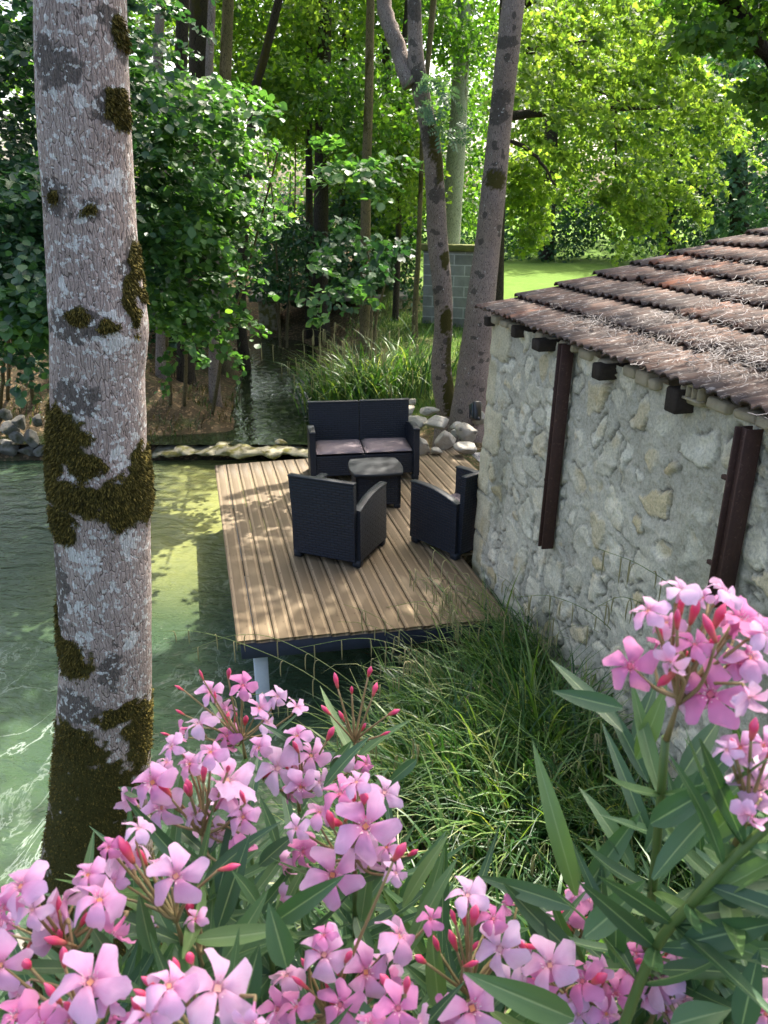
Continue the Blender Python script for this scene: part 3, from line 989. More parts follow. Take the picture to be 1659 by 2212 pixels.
V = np.vstack([np.c_[ring, np.full(m_, z1_ + .001)], np.c_[ring, np.full(m_, z1_ + .026)], np.c_[ring * .97, np.full(m_, z1_ + .036)], [[0, 0, z1_ + .036]], [[0, 0, z1_ + .001]]])
Q = [[k, (k + 1) % m_, m_ + (k + 1) % m_, m_ + k] for k in range(m_)] + [[m_ + k, m_ + (k + 1) % m_, 2 * m_ + (k + 1) % m_, 2 * m_ + k] for k in range(m_)]
T = [[2 * m_ + k, 2 * m_ + (k + 1) % m_, 3 * m_] for k in range(m_)] + [[(k + 1) % m_, k, 3 * m_ + 1] for k in range(m_)]
part('table_top', tb, V, [np.array(Q), np.array(T)], M['tabletop'], world=False, smooth=False)
for sx_ in (-1, 1):
    for sy_ in (-1, 1):
        b = MB(); b.box((sx_ * .21, sy_ * .21, .028), (.07, .07, .056), None, .008); b.build('foot', M['plastic'], tb, world=False, smooth=False)

# ------------------------------------------------------------------ stone building
bld = empty('stone_building', C0, 0, 'low rubble-stone building with a clay tile roof beside the deck', 'building')
ZE = 2.235
s_ = np.arange(-1.4, 5.9, .0125); z_ = np.arange(-.5, ZE + .001, .0125)
S, Z = np.meshgrid(s_, z_, indexing='ij'); S = S.ravel(); Z = Z.ravel()
g = np.random.default_rng(21)
pts = []
for i, sc in enumerate(np.arange(-1.5, 6, .27)):
    for j, zc in enumerate(np.arange(-.6, 2.4, .20)):
        pts.append([sc + g.uniform(-.12, .12) + .13 * (j % 2), zc + g.uniform(-.09, .09)])
pts = np.array(pts)
wob = np.stack([fbm(np.stack([S * 6, Z * 6, S * 0], -1), 4, 31) - .5, fbm(np.stack([S * 6, Z * 6, S * 0 + 9], -1), 4, 32) - .5], -1) * .15
Pq = np.stack([S, Z], -1) + wob
F1 = np.full(len(S), 9.0); F2 = F1.copy(); I1 = np.zeros(len(S), int)
wgt = g.uniform(.6, 1.5, len(pts))
for k, p in enumerate(pts):
    th_ = g.uniform(-.7, .7); ar = g.uniform(.75, 1.35)
    e0 = (Pq[:, 0] - p[0]) * math.cos(th_) + (Pq[:, 1] - p[1]) * math.sin(th_)
    e1 = -(Pq[:, 0] - p[0]) * math.sin(th_) + (Pq[:, 1] - p[1]) * math.cos(th_)
    d = (np.abs(e0 * .85 * ar) ** 3 + np.abs(e1 * 1.15 / ar) ** 3 + (.6 * np.abs(e0 - e1)) ** 3) ** (1 / 3) / wgt[k]
    up_ = d < F1
    F2 = np.where(up_, F1, np.minimum(F2, d))
    I1 = np.where(up_, k, I1)
    F1 = np.where(up_, d, F1)
edge = F2 - F1
# squared quoins at the corner
qz = (Z + .5 + .02 * (fbm(np.stack([S * 4, Z * 4, S * 0], -1), 3, 5) - .5)) / .40
qi = np.floor(qz).astype(int)
ql = np.where(qi % 2 == 0, .40, .25) + .03 * np.sin(qi * 2.3)
quoin = (np.abs(S) < ql)
qedge = np.minimum(np.minimum((qz - qi), 1 - (qz - qi)) * .40, ql - np.abs(S)) * 1.3
edge = np.where(quoin, qedge, edge)
sid = np.where(quoin, 1000 + qi, I1)
rs = _h(sid, sid * 0 + 3, sid * 0, 5); rs2 = _h(sid, sid * 0 + 8, sid * 0, 6); rs3 = _h(sid, sid * 0 + 1, sid * 0, 9)
cov = .016 + .10 * np.clip(fbm(np.stack([S * 2.3, Z * 2.3, S * 0], -1), 3, 77) - .28, 0, 1) + .04 * rs3
cov = np.where(quoin, .012, cov)
em = edge + .085 * (fbm(np.stack([S * 14, Z * 14, S * 0], -1), 4, 41) - .5)
stone = sstep(cov * .92, cov * 1.06, em)
rough = fbm(np.stack([S * 9, Z * 9, rs * 30], -1), 5, 51) - .5
ridged = np.abs(fbm(np.stack([S * 6, Z * 9, rs * 10], -1), 4, 57) - .5) * 2
tilt = (rs - .5) * .10 * (Pq[:, 0] - pts[np.minimum(I1, len(pts) - 1), 0]) / .1 + (rs2 - .5) * .10 * (Pq[:, 1] - pts[np.minimum(I1, len(pts) - 1), 1]) / .1
tilt = np.where(quoin, 0, np.clip(tilt, -.05, .05))
hs = .009 + .011 * rs2 + .16 * tilt + .036 * rough - .034 * ridged * ~quoin + .004 * sstep(0, .1, em)
fm = fbm(np.stack([S * 26, Z * 26, S * 0], -1), 4, 61) - .5
mm = fbm(np.stack([S * 5, Z * 5, S * 0 + 3], -1), 4, 67) - .5
hm = .007 + .028 * fm + .03 * mm
crev = np.exp(-((em - cov * .8) / .007) ** 2) * sstep(.40, .52, fbm(np.stack([S * 5, Z * 5, S * 0 + 5], -1), 3, 71))
hgt = hm * (1 - stone) + hs * stone - .022 * crev
# colour
base = np.stack([.40 + .13 * rs, .395 + .12 * rs, .345 + .10 * rs], -1)
och = ((rs2 > .84) * (.25 + .45 * rs3))[:, None]
base = base * (1 - och) + och * np.array([.45, .375, .22])
pale = (rs2 < .2)[:, None] * .6
base = base * (1 - pale) + pale * np.array([.52, .52, .475])
base = np.where(quoin[:, None], np.stack([.40 + .06 * rs, .375 + .06 * rs, .29 + .05 * rs], -1), base)
base = base * (1 + .5 * (fbm(np.stack([S * 7, Z * 7, rs * 20], -1), 4, 81) - .5)[:, None])
ocs = sstep(.56, .72, fbm(np.stack([S * 5, Z * 5, rs * 20 + 4], -1), 4, 83))[:, None] * .45
base = base * (1 - ocs) + ocs * np.array([.38, .30, .15])
mort = np.stack([.37 + .1 * fm, .365 + .1 * fm, .325 + .09 * fm], -1) * (1 + .5 * mm[:, None])
colw = base * stone[:, None] + mort * (1 - stone)[:, None]
colw = colw * (1 - .65 * crev[:, None])
stain = sstep(.52, .74, fbm(np.stack([S * 2.6, Z * 1.0, S * 0 + 2], -1), 5, 91)) * sstep(2.3, .4, Z) * .55
stain = stain + sstep(.3, -.3, Z + .35 * (fbm(np.stack([S * 3, Z * 3, S * 0], -1), 4, 95) - .5)) * .55
colw = colw * (1 - np.clip(stain, 0, .8)[:, None] * np.array([.75, .72, .8]))
# map: s<0 wraps round the corner on to the far gable
rad = .05
ang = np.clip(S / rad * .5 + .5, 0, 1) * math.pi / 2
fx = C0[None] + V2[None] * 0
pos = np.zeros((len(S), 3)); nor = np.zeros((len(S), 3))
so_ = S > rad
sn = S < -rad
pos[so_] = C0 - U2 * S[so_, None]; nor[so_] = -V2
pos[sn] = C0 + V2 * (-S[sn, None]); nor[sn] = U2
mid_ = ~(so_ | sn)
cc = C0 - U2 * rad + V2 * rad
tt = (S[mid_] + rad) / (2 * rad) * math.pi / 2
nor[mid_] = U2 * np.cos(tt)[:, None] - V2 * np.sin(tt)[:, None]
pos[mid_] = cc + nor[mid_] * rad
pos = pos + nor * hgt[:, None]
pos[:, 2] = Z + .012 * (rough)
pos = pos + V2[None] * (BAT * Z)[:, None] - U2[None] * (.5 * BAT * Z)[:, None]
m = NT('rubble_stone')
co = m.coord('Object')
vc_ = m.attr('stonecol').outputs['Color']
fn = m.noise(co, 60, 6, .7); fn2 = m.noise(co, 160, 4, .7)
c = m.mix(.75, vc_, m.ramp(fn, [(.3, (.55, .54, .5)), (.5, (1, 1, 1)), (.72, (1.35, 1.33, 1.28))]), 'MULTIPLY')
M['wall'] = m.fin(c, .95, m.bump(m.math('ADD', fn, m.math('MULTIPLY', fn2, .5)), .75, .016), .15)
part('wall', bld, pos, grid_quads(len(s_), len(z_))[:, ::-1], M['wall'], cols={'stonecol': np.clip(colw * np.array([1.42, 1.36, 1.2]), .01, .85)})
# remaining walls (away from the photograph's side)
PITCHR = R(12.7)
def RP(a, b, h=0.0):          # roof: a along the eave from the far corner, b up the slope, h above the plane
    return C0 - U2 * a + V2 * (b * math.cos(PITCHR) - .08) + np.array([0, 0, 2.28 + b * math.sin(PITCHR)]) + h * (np.array([0, 0, 1]) * math.cos(PITCHR) - V2 * math.sin(PITCHR))
gb = [C0 + V2 * .2 - U2 * .16 + [0, 0, -.5], C0 + V2 * 4.6 - U2 * .16 + [0, 0, -.5], C0 + V2 * 4.6 - U2 * .16 + [0, 0, 3.08], C0 + V2 * .2 - U2 * .16 + [0, 0, 2.16]]
gb2 = [p - U2 * 5.7 for p in gb]
V = np.array(gb + gb2)
m = NT('plain_rubble')
co = m.coord('Object')
vv = m.voro(co, 5, 'DISTANCE_TO_EDGE')
c = m.mix(m.ramp(vv, [(.03, (0, 0, 0)), (.09, (1, 1, 1))]), (.33, .32, .29), m.mix(m.sep(m.voro(co, 5, 'F1', 'Color'))[0], (.34, .32, .26), (.5, .48, .42)))
M['wall_b'] = m.fin(c, .95, m.bump(m.math('ADD', m.noise(co, 30, 5), m.math('MULTIPLY', vv, 3)), .6, .03))
part('rear_wall', bld, V, [np.array([[0, 1, 2, 3], [7, 6, 5, 4], [1, 5, 6, 2], [3, 2, 6, 7], [0, 3, 7, 4], [0, 4, 5, 1]])], M['wall_b'], smooth=False)

# roof tiles
m = NT('old_clay_tile')
co0 = m.n('TexCoord').outputs['Object']
mpr = m.n('Mapping', vector_type='TEXTURE'); m.l(co0, mpr.inputs[0]); mpr.inputs['Rotation'].default_value = (0, 0, AX); mpr.inputs['Scale'].default_value = (2.6, .7, 1)
co = mpr.outputs[0]
ru = m.rand()
c = m.ramp(ru, [(0, (.07, .05, .042)), (.3, (.105, .07, .055)), (.6, (.13, .08, .06)), (.88, (.095, .075, .065)), (.95, (.21, .095, .058)), (1, (.26, .105, .06))])
n1 = m.noise(co, 9, 6, .7)
c = m.mix(m.ramp(n1, [(.42, (0, 0, 0)), (.6, (1, 1, 1))]), c, (.065, .054, .049))
n3 = m.noise(co, 40, 5, .7)
c = m.mix(m.math('MULTIPLY', m.ramp(n3, [(.56, (0, 0, 0)), (.66, (1, 1, 1))]), .7), c, (.36, .33, .30))
M['tile'] = m.fin(c, .9, m.bump(m.math('ADD', n1, m.math('MULTIPLY', m.noise(co, 90, 5, .7), .5)), .5, .005), .2)
m = NT('fresh_broken_clay')
M['tile_edge'] = m.fin((.3, .13, .075), .9)
EXPO, TL, TW = .36, .43, .205
def tile_prof(n=17):
    x = np.linspace(0, 1, n)
    hgt_ = .025 * (np.abs(np.sin(2 * math.pi * x)) ** 1.3) + .004 * np.exp(-((x - .5) / .06) ** 2)
    return x * TW, hgt_
tb_ = MB()
px_, ph_ = tile_prof()
npf = len(px_)
g = np.random.default_rng(5)
for r_ in range(13):
    off = g.uniform(-.03, .03)
    for k in range(31):
        a0 = .0 + off + k * (TW - .006) + g.uniform(-.003, .003)
        b0 = r_ * EXPO + g.uniform(-.012, .012)
        if g.random() < .05 and r_ > 0: b0 += g.uniform(.03, .07)
        tw = g.uniform(-.012, .012)
        lift = .036 + g.uniform(-.003, .004)
        V = []
        rows = [(0, 0), (.5, 0), (1, 0)]
        er = g.uniform(-.008, .008, npf)
        for top in (1, 0):
            for (t, _) in rows:
                for i in range(npf):
                    a = a0 + px_[i] + tw * t
                    b = b0 + t * TL + (er[i] if t == 0 else 0)
                    h = lift * (1 - t) + .001 + ph_[i] * (.95 if t else 1.08) - (0 if top else .013)
                    V.append(RP(a, b, h))
        V = np.array(V)
        n3_ = 3 * npf
        q = grid_quads(3, npf)
        Q = [q[:, ::-1], q + n3_]
        fr = [[i, i + 1, n3_ + i + 1, n3_ + i] for i in range(npf - 1)]
        bk_ = [[2 * npf + i + 1, 2 * npf + i, n3_ + 2 * npf + i, n3_ + 2 * npf + i + 1] for i in range(npf - 1)]
        sd = []
        for t in range(2):
            sd.append([t * npf, n3_ + t * npf, n3_ + (t + 1) * npf, (t + 1) * npf][::-1])
            j = npf - 1
            sd.append([t * npf + j, (t + 1) * npf + j, n3_ + (t + 1) * npf + j, n3_ + t * npf + j][::-1])
        tb_.add(V, np.vstack(Q + [np.array(fr)[:, ::-1], np.array(bk_)[:, ::-1], np.array(sd)]))
roof = tb_.build('roof_tiles', M['tile'], bld, smooth=False)
# roof boarding under the tiles
V = np.array([RP(-.06, .15, -.012), RP(6.1, .15, -.012), RP(6.1, 4.7, -.012), RP(-.06, 4.7, -.012), RP(-.06, .15, -.03), RP(6.1, .15, -.03), RP(6.1, 4.7, -.03), RP(-.06, 4.7, -.03)])
m = NT('weathered_timber')
co = m.coord('Object', (1, 1, 1))
M['timber'] = m.fin(m.mix(m.noise(co, 18, 6, .7, 1.5), (.018, .014, .011), (.075, .06, .048)), .9, m.bump(m.noise(co, 40, 6, .7, 2), .8, .012), .15)
part('roof_boarding', bld, V, np.array([[0, 1, 2, 3], [7, 6, 5, 4], [0, 4, 5, 1], [1, 5, 6, 2], [2, 6, 7, 3], [3, 7, 4, 0]]), M['timber'], smooth=False)
# rafter ends
MW = np.array([U2, V2, [0, 0, 1]])
for (x, y, w, h, o) in ((1068, 692, .085, .09, .10), (1128, 713, .09, .11, .10), (1186, 741, .15, .10, .13), (1316, 797, .12, .12, .12), (1480, 857, .12, .16, .12)):
    s0, z0 = wallhit(x, y)
    s0 += .05
    b = MB(); b.box(WP(s0, z0, o - .15), (w * .85, .30, h * .8), MW, .008)
    b.build('rafter_end', M['timber'], bld, smooth=False)
# pale brick packing between wall head and tiles
m = NT('pale_brick')
co = m.coord('Object')
M['pbrick'] = m.fin(m.mix(m.noise(co, 25, 5, .7), (.3, .255, .17), (.5, .43, .3)), .9, m.bump(m.noise(co, 60, 5), .6, .01))
g = np.random.default_rng(8)
sb = .13
for k in range(26):
    w = g.uniform(.09, .17)
    hh = g.uniform(.06, .085)
    if g.random() < .7:
        b = MB(); b.box(WP(sb + w / 2, 2.225 + g.uniform(-.015, .01), .004 + g.uniform(-.02, .022)), (w - .015, .09, hh * g.uniform(.6, 1.1)), MW @ np.array(Matrix.Rotation(g.uniform(-.16, .16), 3, 'Y')), .01)
        b.build('eave_brick', M['pbrick'], bld, smooth=False)
    sb += w + g.uniform(.0, .03)
s0, z0 = wallhit(1524, 846)
b = MB()
for k in range(4):
    b.box(WP(s0 - .07 + k * .047, z0 - .0, .062), (.011, .06, .07), MW, 0)
for dz in (-.034, .034):
    b.box(WP(s0, z0 + dz, .0605), (.155, .062, .012), MW, 0)
b.box(WP(s0, z0, .035), (.15, .005, .06), MW, 0)
b.build('hollow_brick', M['pbrick'], bld, smooth=False)
# rusty steel uprights
m = NT('rusty_steel')
co = m.coord('Object')
c = m.mix(m.noise(co, 14, 6, .7), (.03, .016, .013), (.085, .042, .03))
c = m.mix(m.ramp(m.noise(co, 50, 5, .7), [(.58, (0, 0, 0)), (.7, (1, 1, 1))]), c, (.13, .075, .055))
M['rust'] = m.fin(c, .75, m.bump(m.noise(co, 60, 5), .4, .006), .35)
for (tx_, ty_, bx_, by_, w, bolts) in ((1246, 742, 1199, 1180, .068, ((.22, -1), (.67, -1))), (1650, 922, 1580, 1300, .082, ((.3, 1), (.8, 1)))):
    (sa, za), (sb_, zb) = wallhit(tx_, ty_), wallhit(bx_, by_)
    A = WP(sa, za, .075); B = WP(sb_, zb, .075)
    ax = nrm(A - B); sd = nrm(np.cross(V2, ax)); sd = sd if sd @ U2 > 0 else -sd
    ou = np.cross(ax, sd); ou = ou if ou @ V2 < 0 else -ou
    L = np.linalg.norm(A - B)
    MM = np.array([sd, ou, ax])
    ctr = (A + B) / 2
    b = MB()
    b.box(ctr + sd * (w / 2 - .006), (.010, .09, L), MM, .001)
    b.box(ctr - sd * (w / 2 - .006), (.010, .09, L), MM, .001)
    b.box(ctr + ou * .012, (w - .023, .009, L - .004), MM, .001)
    post = b.build('steel_upright', M['rust'], bld, smooth=False)
    for (t, sg) in bolts:
        p = A * (1 - t) + B * t
        b = MB(); b.box(p + sd * (w / 2 + .03), (.10, .022, .022), MM, .003); b.box(p + sd * (w / 2 + .008), (.012, .034, .034), MM, .003)
        o = b.build('bolt', M['rust'], bld, smooth=False)
        o.parent = post
# litter on the roof
def twigs(n, fn, name, mats, lmin, lmax, wid, seed, lift=.012):
    g = np.random.default_rng(seed)
    V, Q = [], []
    nseg = 4
    for k in range(n):
        a, b, h0 = fn(g)
        L = g.uniform(lmin, lmax); th = g.uniform(0, 2 * math.pi); cv = g.normal() * 1.6
        p = np.array([a, b]); w = wid * g.uniform(.6, 1.4)
        b0 = len(V)
        hh = h0 + g.uniform(0, lift)
        tz = g.normal() * .12
        for i in range(nseg + 1):
            d = np.array([math.cos(th), math.sin(th)]); nrm_ = np.array([-d[1], d[0]]) * w
            hz = hh + tz * (i / nseg - .5) * L + .006 * math.sin(i * 1.7 + k)
            V.append(RP(*(p + nrm_), hz)); V.append(RP(*(p - nrm_), hz + w * .8))
            p = p + d * L / nseg; th += cv / nseg
        for i in range(nseg):
            Q.append([b0 + 2 * i, b0 + 2 * i + 2, b0 + 2 * i + 3, b0 + 2 * i + 1])
    return np.array(V), np.array(Q)
def roofhit(px, py):
    n = np.array([0, 0, 1]) * math.cos(PITCHR) - V2 * math.sin(PITCHR)
    r = ray(px, py); q = RP(0, 0, .04)
    t = ((q - CAM) @ n) / (r @ n)
    p = CAM + r * t
    a = (C0 - p) @ U2
    b = (((p - C0) @ V2) + .08) / math.cos(PITCHR)
    return a, b
LC = [(roofhit(x, y), r, w) for (x, y, r, w) in ((1290, 700, .18, 1.4), (1350, 720, .16, 1.2), (1240, 695, .14, .7), (1460, 690, .2, 1.2), (1500, 735, .25, 2.0), (1570, 770, .2, 2.2), (1640, 800, .22, 2.4), (1620, 700, .22, 1.4), (1560, 660, .2, 1.0), (1400, 740, .15, 1.0), (1640, 620, .2, .8), (1500, 600, .25, .5), (1580, 560, .3, .5), (1650, 575, .3, .5), (1210, 665, .12, .3), (1700, 760, .3, 1.6), (1750, 850, .3, 1.2), (1450, 780, .2, .5))]
wl = np.array([c[2] for c in LC]); wl = wl / wl.sum()
def fl(g):
    (a, b), r, _ = LC[g.choice(len(LC), p=wl)]
    return max(-.03, a + g.normal() * r * .6), max(.02, b + g.normal() * r * .45), .045
m = NT('dead_twig')
M['twig'] = m.fin(m.ramp(m.rand(), [(0, (.07, .06, .055)), (.5, (.16, .145, .135)), (1, (.32, .30, .29))]), .9, spec=.1)
V, Q = twigs(1600, fl, '', None, .03, .15, .0015, 3, .03)
o = part('roof_litter', None, V, Q, M['twig'])
tag(o, 'grey dry twigs and catkins strewn over the clay tile roof', 'twig litter', kind='stuff')
# small floodlight on the gable side of the corner
m = NT('black_lamp')
M['black'] = m.fin((.012, .013, .015), .4)
m = NT('lamp_glass')
M['glass'] = m.fin((.02, .028, .032), .2)
lp = C0 + V2 * .02 + U2 * .13 + np.array([0, 0, 1.38])
fl_ = empty('floodlight', lp, 0, 'small black floodlight fixed behind the building corner', 'floodlight')
b = MB(); b.box(lp, (.11, .07, .17), MW @ np.array(Matrix.Rotation(.4, 3, 'X')), .01); b.build('housing', M['black'], fl_, smooth=False)
b = MB(); b.box(lp - V2 * .04 + U2 * .012, (.09, .012, .13), MW @ np.array(Matrix.Rotation(.4, 3, 'X')), .003); b.build('lens', M['glass'], fl_, smooth=False)
b = MB(); b.tube([lp + np.array([0, 0, -.02]), lp - U2 * .1 + np.array([0, 0, -.05])], .012, 8); b.build('bracket', M['black'], fl_)

# ------------------------------------------------------------------ trees
def trunk_geo(path, rad, nring, nseg, bump=.04, seed=1, freq=3.0):
    P = catmull(path, nring)
    rr = np.interp(np.linspace(0, 1, nring), np.linspace(0, 1, len(rad)), rad)
    T, Uu, B = frames(P)
    a = np.linspace(0, 2 * np.pi, nseg, endpoint=False)
    dirs = np.cos(a)[None, :, None] * Uu[:, None] + np.sin(a)[None, :, None] * B[:, None]
    base = P[:, None] + rr[:, None, None] * dirs
    nz = fbm(base.reshape(-1, 3) * np.array([1, 1, .5]) * freq + seed * 7, 4, seed).reshape(nring, nseg) - .5
    V = P[:, None] + (rr[:, None] * (1 + bump * 2 * nz))[..., None] * dirs
    _, Q, Tt = tube_geo(P, rr, nseg)
    V = np.vstack([V.reshape(-1, 3), P[0], P[-1]])
    return V, Q, Tt, P, rr, dirs

def masks(V, spots):
    """spots: (centre xyz, radius, channel, strength)"""
    mk = np.zeros((len(V), 3))
    if not len(spots):
        return mk
    V = np.asarray(V)
    rs_ = float(np.median([s_[1][2] for s_ in spots]))
    wv_ = np.stack([fbm(V * .55 / rs_ + 11 * q, 4, 200 + q) - .5 for q in range(3)], -1)
    jit = (fbm(V * 1.6 / rs_, 4, 210) - .5) * 1.1
    V = V + wv_ * rs_ * 1.1
    for (c, r, ch, st) in spots:
        d = np.linalg.norm((V - np.asarray(c)) / np.asarray(r), axis=1) + jit * (1.1 if ch != 1 else 1.0)
        mk[:, ch] = np.maximum(mk[:, ch], st * np.clip((1.3 - d) * (2.2 if ch == 0 else 1.2), 0, 1))
    return mk

# places where the crowns leave gaps for the sun
LIT = [(-1.9, 9.6, -.3, 1.6), (-2.5, 8.4, -.8, 1.6), (-2.6, 4.6, -.8, .9), (-1.3, 9.1, 0, 1.0), (.15, 5.75, 0, .22), (-1.0, 5.4, 0, .3), (2.1, 5.6, 2.4, .5), (1.9, 4.5, 2.3, .5), (1.1, 3.0, -.2, .8), (1.4, 2.5, -.1, .7), (.5, 2.8, -.2, .5), (-1.8, 7.3, -.8, .6), (.55, 5.95, 0, .25), (1.0, 10.5, .2, .4), (.3, 2.6, .0, .4), (3.0, 6.6, 2.6, .5), (-1.4, 10.2, 2.8, 1.9), (-3.0, 10.2, 3.4, 1.6), (-2.2, 9.8, 1.2, 1.2), (-2.1, 7.4, -.8, 1.4), (2.4, 7.4, 2.7, .4), (2.6, 5.2, 2.5, .5)]
def overhead(cx, cy, cz, n, sx_, sy_, sz_, seed, lit=()):
    """crown clumps; gaps are kept where the sun reaches the places in `lit` (x, y, z, radius)"""
    g = np.random.default_rng(seed)
    C = np.array([cx, cy, cz]) + g.normal(size=(n * 3, 3)) * np.array([sx_, sy_, sz_])
    C = C[C[:, 2] > 6.9]
    keep = np.ones(len(C), bool)
    for (x, y, z, r) in lit:
        t = (C[:, 2] - z) / SUNDIR[2]
        q = C - SUNDIR * t[:, None]
        keep &= np.hypot(q[:, 0] - x, q[:, 1] - y) > r
    return C[keep][:n]

POOLSUN = [(-2.3, 8.0, -.8, 1.0), (-1.9, 9.6, -.8, 1.0), (-2.1, 6.8, -.8, .7)]

# --- the near trunk
NY = 2.62
ctl = [(172, -420, 102), (172, -150, 103), (174, 0, 103), (178, 150, 104), (186, 300, 104), (195, 450, 102), (203, 570, 104), (212, 660, 110), (216, 710, 110), (212, 800, 105), (213, 900, 106), (212, 980, 109), (218, 1060, 112), (222, 1150, 106), (226, 1250, 104), (228, 1350, 103), (229, 1450, 103), (226, 1550, 105), (222, 1650, 109), (216, 1750, 114), (212, 1850, 124), (210, 1950, 140), (210, 2060, 165), (210, 2160, 190)]
path, rad = [], []
fw = np.array([0, math.cos(PITCH), -math.sin(PITCH)])
for (x, y, hwid) in ctl[::-1]:
    p = at(x, y, NY)
    path.append(p)
    rad.append(.925 * hwid * ((p - CAM) @ fw) / F_PX)
path = np.array(path); rad = np.array(rad)
# continue upwards out of the frame
top = path[-1]; d_ = nrm(path[-1] - path[-4])
path = np.vstack([path, top + d_ * 1.5, top + d_ * 3.2, top + d_ * 5.5]); rad = np.r_[rad, .13, .11, .05]
ntree = empty('tree', (path[0][0], path[0][1], -.5), 0, 'thick lichen-spotted trunk with shaggy moss standing at the left front', 'tree')
NR, NSG = 520, 150
V, Q, Tt, P, rr, dirs = trunk_geo(path, rad, NR, NSG, .035, 3, 5.0)
zs = P[:, 2]
def tsurf(px, py, o=0.0):     # point of the near trunk seen at a pixel
    c = at(px, py, NY)
    i = np.argmin(np.abs(zs - c[2]) + 0)
    ax = P[i]
    sc = ((ax - CAM) @ fw) / F_PX
    # centre pixel of the axis
    q = ax - CAM
    xc = CX + F_PX * q[0] / (q @ fw)
    s = np.clip((px - xc) * sc / rr[i], -.97, .97)
    return ax + (rr[i] + o) * np.array([s, -math.sqrt(1 - s * s), 0])
spots = []
def sp(px, py, rx, ry, ch, st=1.2):
    c = tsurf(px, py); k = ((c - CAM) @ fw) / F_PX
    spots.append((c, np.array([rx * k, max(rx, ry) * k * 1.4, ry * k]), ch, st))
# moss
for a in ((165, 920, 62, 60), (215, 970, 40, 28), (130, 985, 42, 50), (180, 1040, 95, 38), (285, 1060, 50, 60), (160, 1100, 45, 40), (325, 1040, 16, 90), (178, 1378, 52, 48), (205, 668, 24, 22), (270, 245, 18, 36), (225, 452, 24, 12), (150, 425, 14, 10), (265, 690, 18, 12), (120, 1330, 18, 60), (300, 640, 9, 60), (318, 1570, 30, 90), (190, 1560, 70, 60), (150, 1640, 70, 90), (255, 1660, 80, 90), (210, 1760, 130, 110), (210, 1880, 170, 110), (210, 2000, 220, 140), (225, 2130, 250, 140), (290, 1500, 55, 26), (280, 78, 10, 30), (110, 900, 18, 50), (300, 560, 8, 40)):
    sp(*a, 0, 1.25)
for a in ((155, 160, 75, 65), (150, 425, 58, 48), (255, 240, 40, 40), (225, 455, 40, 28), (250, 45, 38, 28), (200, 690, 90, 50), (190, 840, 70, 45), (190, 1480, 80, 60), (300, 560, 25, 70), (150, 1240, 40, 120), (270, 1400, 30, 60), (280, 95, 22, 50), (130, 130, 30, 60)):
    sp(*a, 1, 1.0)
for a in ((255, 125, 16, 18), (315 - 60, 400, 40, 14), (225, 445, 50, 12), (270, 725, 50, 20), (270, 745, 34, 12), (160, 665, 16, 12), (270, 670, 16, 10), (190, 875, 24, 8), (230, 1165, 22, 28), (195, 1160, 22, 26), (220, 1185, 34, 18), (300, 1160, 14, 44), (215, 1270, 20, 16), (185, 1280, 14, 12), (270, 1235, 10, 12), (215, 1330, 26, 18), (205, 1370, 14, 18), (300, 1350, 12, 30), (280, 960, 14, 30), (270, 380, 22, 10), (210, 225, 16, 20), (265, 380, 20, 10), (250, 15, 10, 12), (185, 25, 20, 8), (215, 60, 14, 14), (150, 222, 12, 14), (175, 940, 12, 10), (165, 600, 8, 12), (200, 470, 14, 8), (315, 1480, 8, 12), (150, 1490, 8, 6)):
    sp(*a, 2, 1.05)
mk = masks(V, spots)
part('trunk', ntree, V, [Q, Tt], M['bark_near'], cols={'mask': mk})
# shaggy moss tufts standing off the bark
nv = V[:NR * NSG]
nd = dirs.reshape(-1, 3)
dens = np.clip(mk[:NR * NSG, 0] + (fbm(nv * 26, 4, 6) - .5) * 2.0 - .5, 0, 1) ** 1.3 * 1.6
camside = (nd @ np.array([0, -1, 0])) > -.45
g = np.random.default_rng(4)
cand = np.nonzero(camside & (dens > .05) & (nv[:, 2] > -.7))[0]
wgt_ = np.clip(dens[cand], 0, 1) * (.45 + .55 * sstep(.9, 1.5, nv[cand][:, 2])); wgt_ /= wgt_.sum()
NM = 75000
ii = g.choice(cand, NM, p=wgt_)
bp = nv[ii] + g.normal(size=(NM, 3)) * .004
upper = sstep(1.0, 1.7, bp[:, 2])
L_ = (.003 + .0065 * upper + .006 * g.random(NM)) * (.5 + .5 * np.clip(dens[ii], 0, 1.2))
dr = nd[ii] * 1.0 + g.normal(size=(NM, 3)) * .45
dr[:, 2] -= .55 * upper + .1
dr = nrm(dr)
sdv = nrm(np.cross(dr, g.normal(size=(NM, 3))))
wv = (.0009 + .0009 * g.random(NM))[:, None]
b1 = bp - nd[ii] * .002
midp = b1 + dr * (L_ * .6)[:, None]
tip = midp + nrm(dr + np.array([0, 0, -.7])) * (L_ * .5)[:, None]
V_ = np.stack([b1 - sdv * wv, b1 + sdv * wv, midp + sdv * wv * 1.2, midp - sdv * wv * 1.2, tip], 1).reshape(-1, 3)
k5 = np.arange(NM) * 5
Qm = np.stack([k5, k5 + 1, k5 + 2, k5 + 3], -1); Tm = np.stack([k5 + 3, k5 + 2, k5 + 4], -1)
part('moss', ntree, V_, [Qm, Tm], M['moss'])
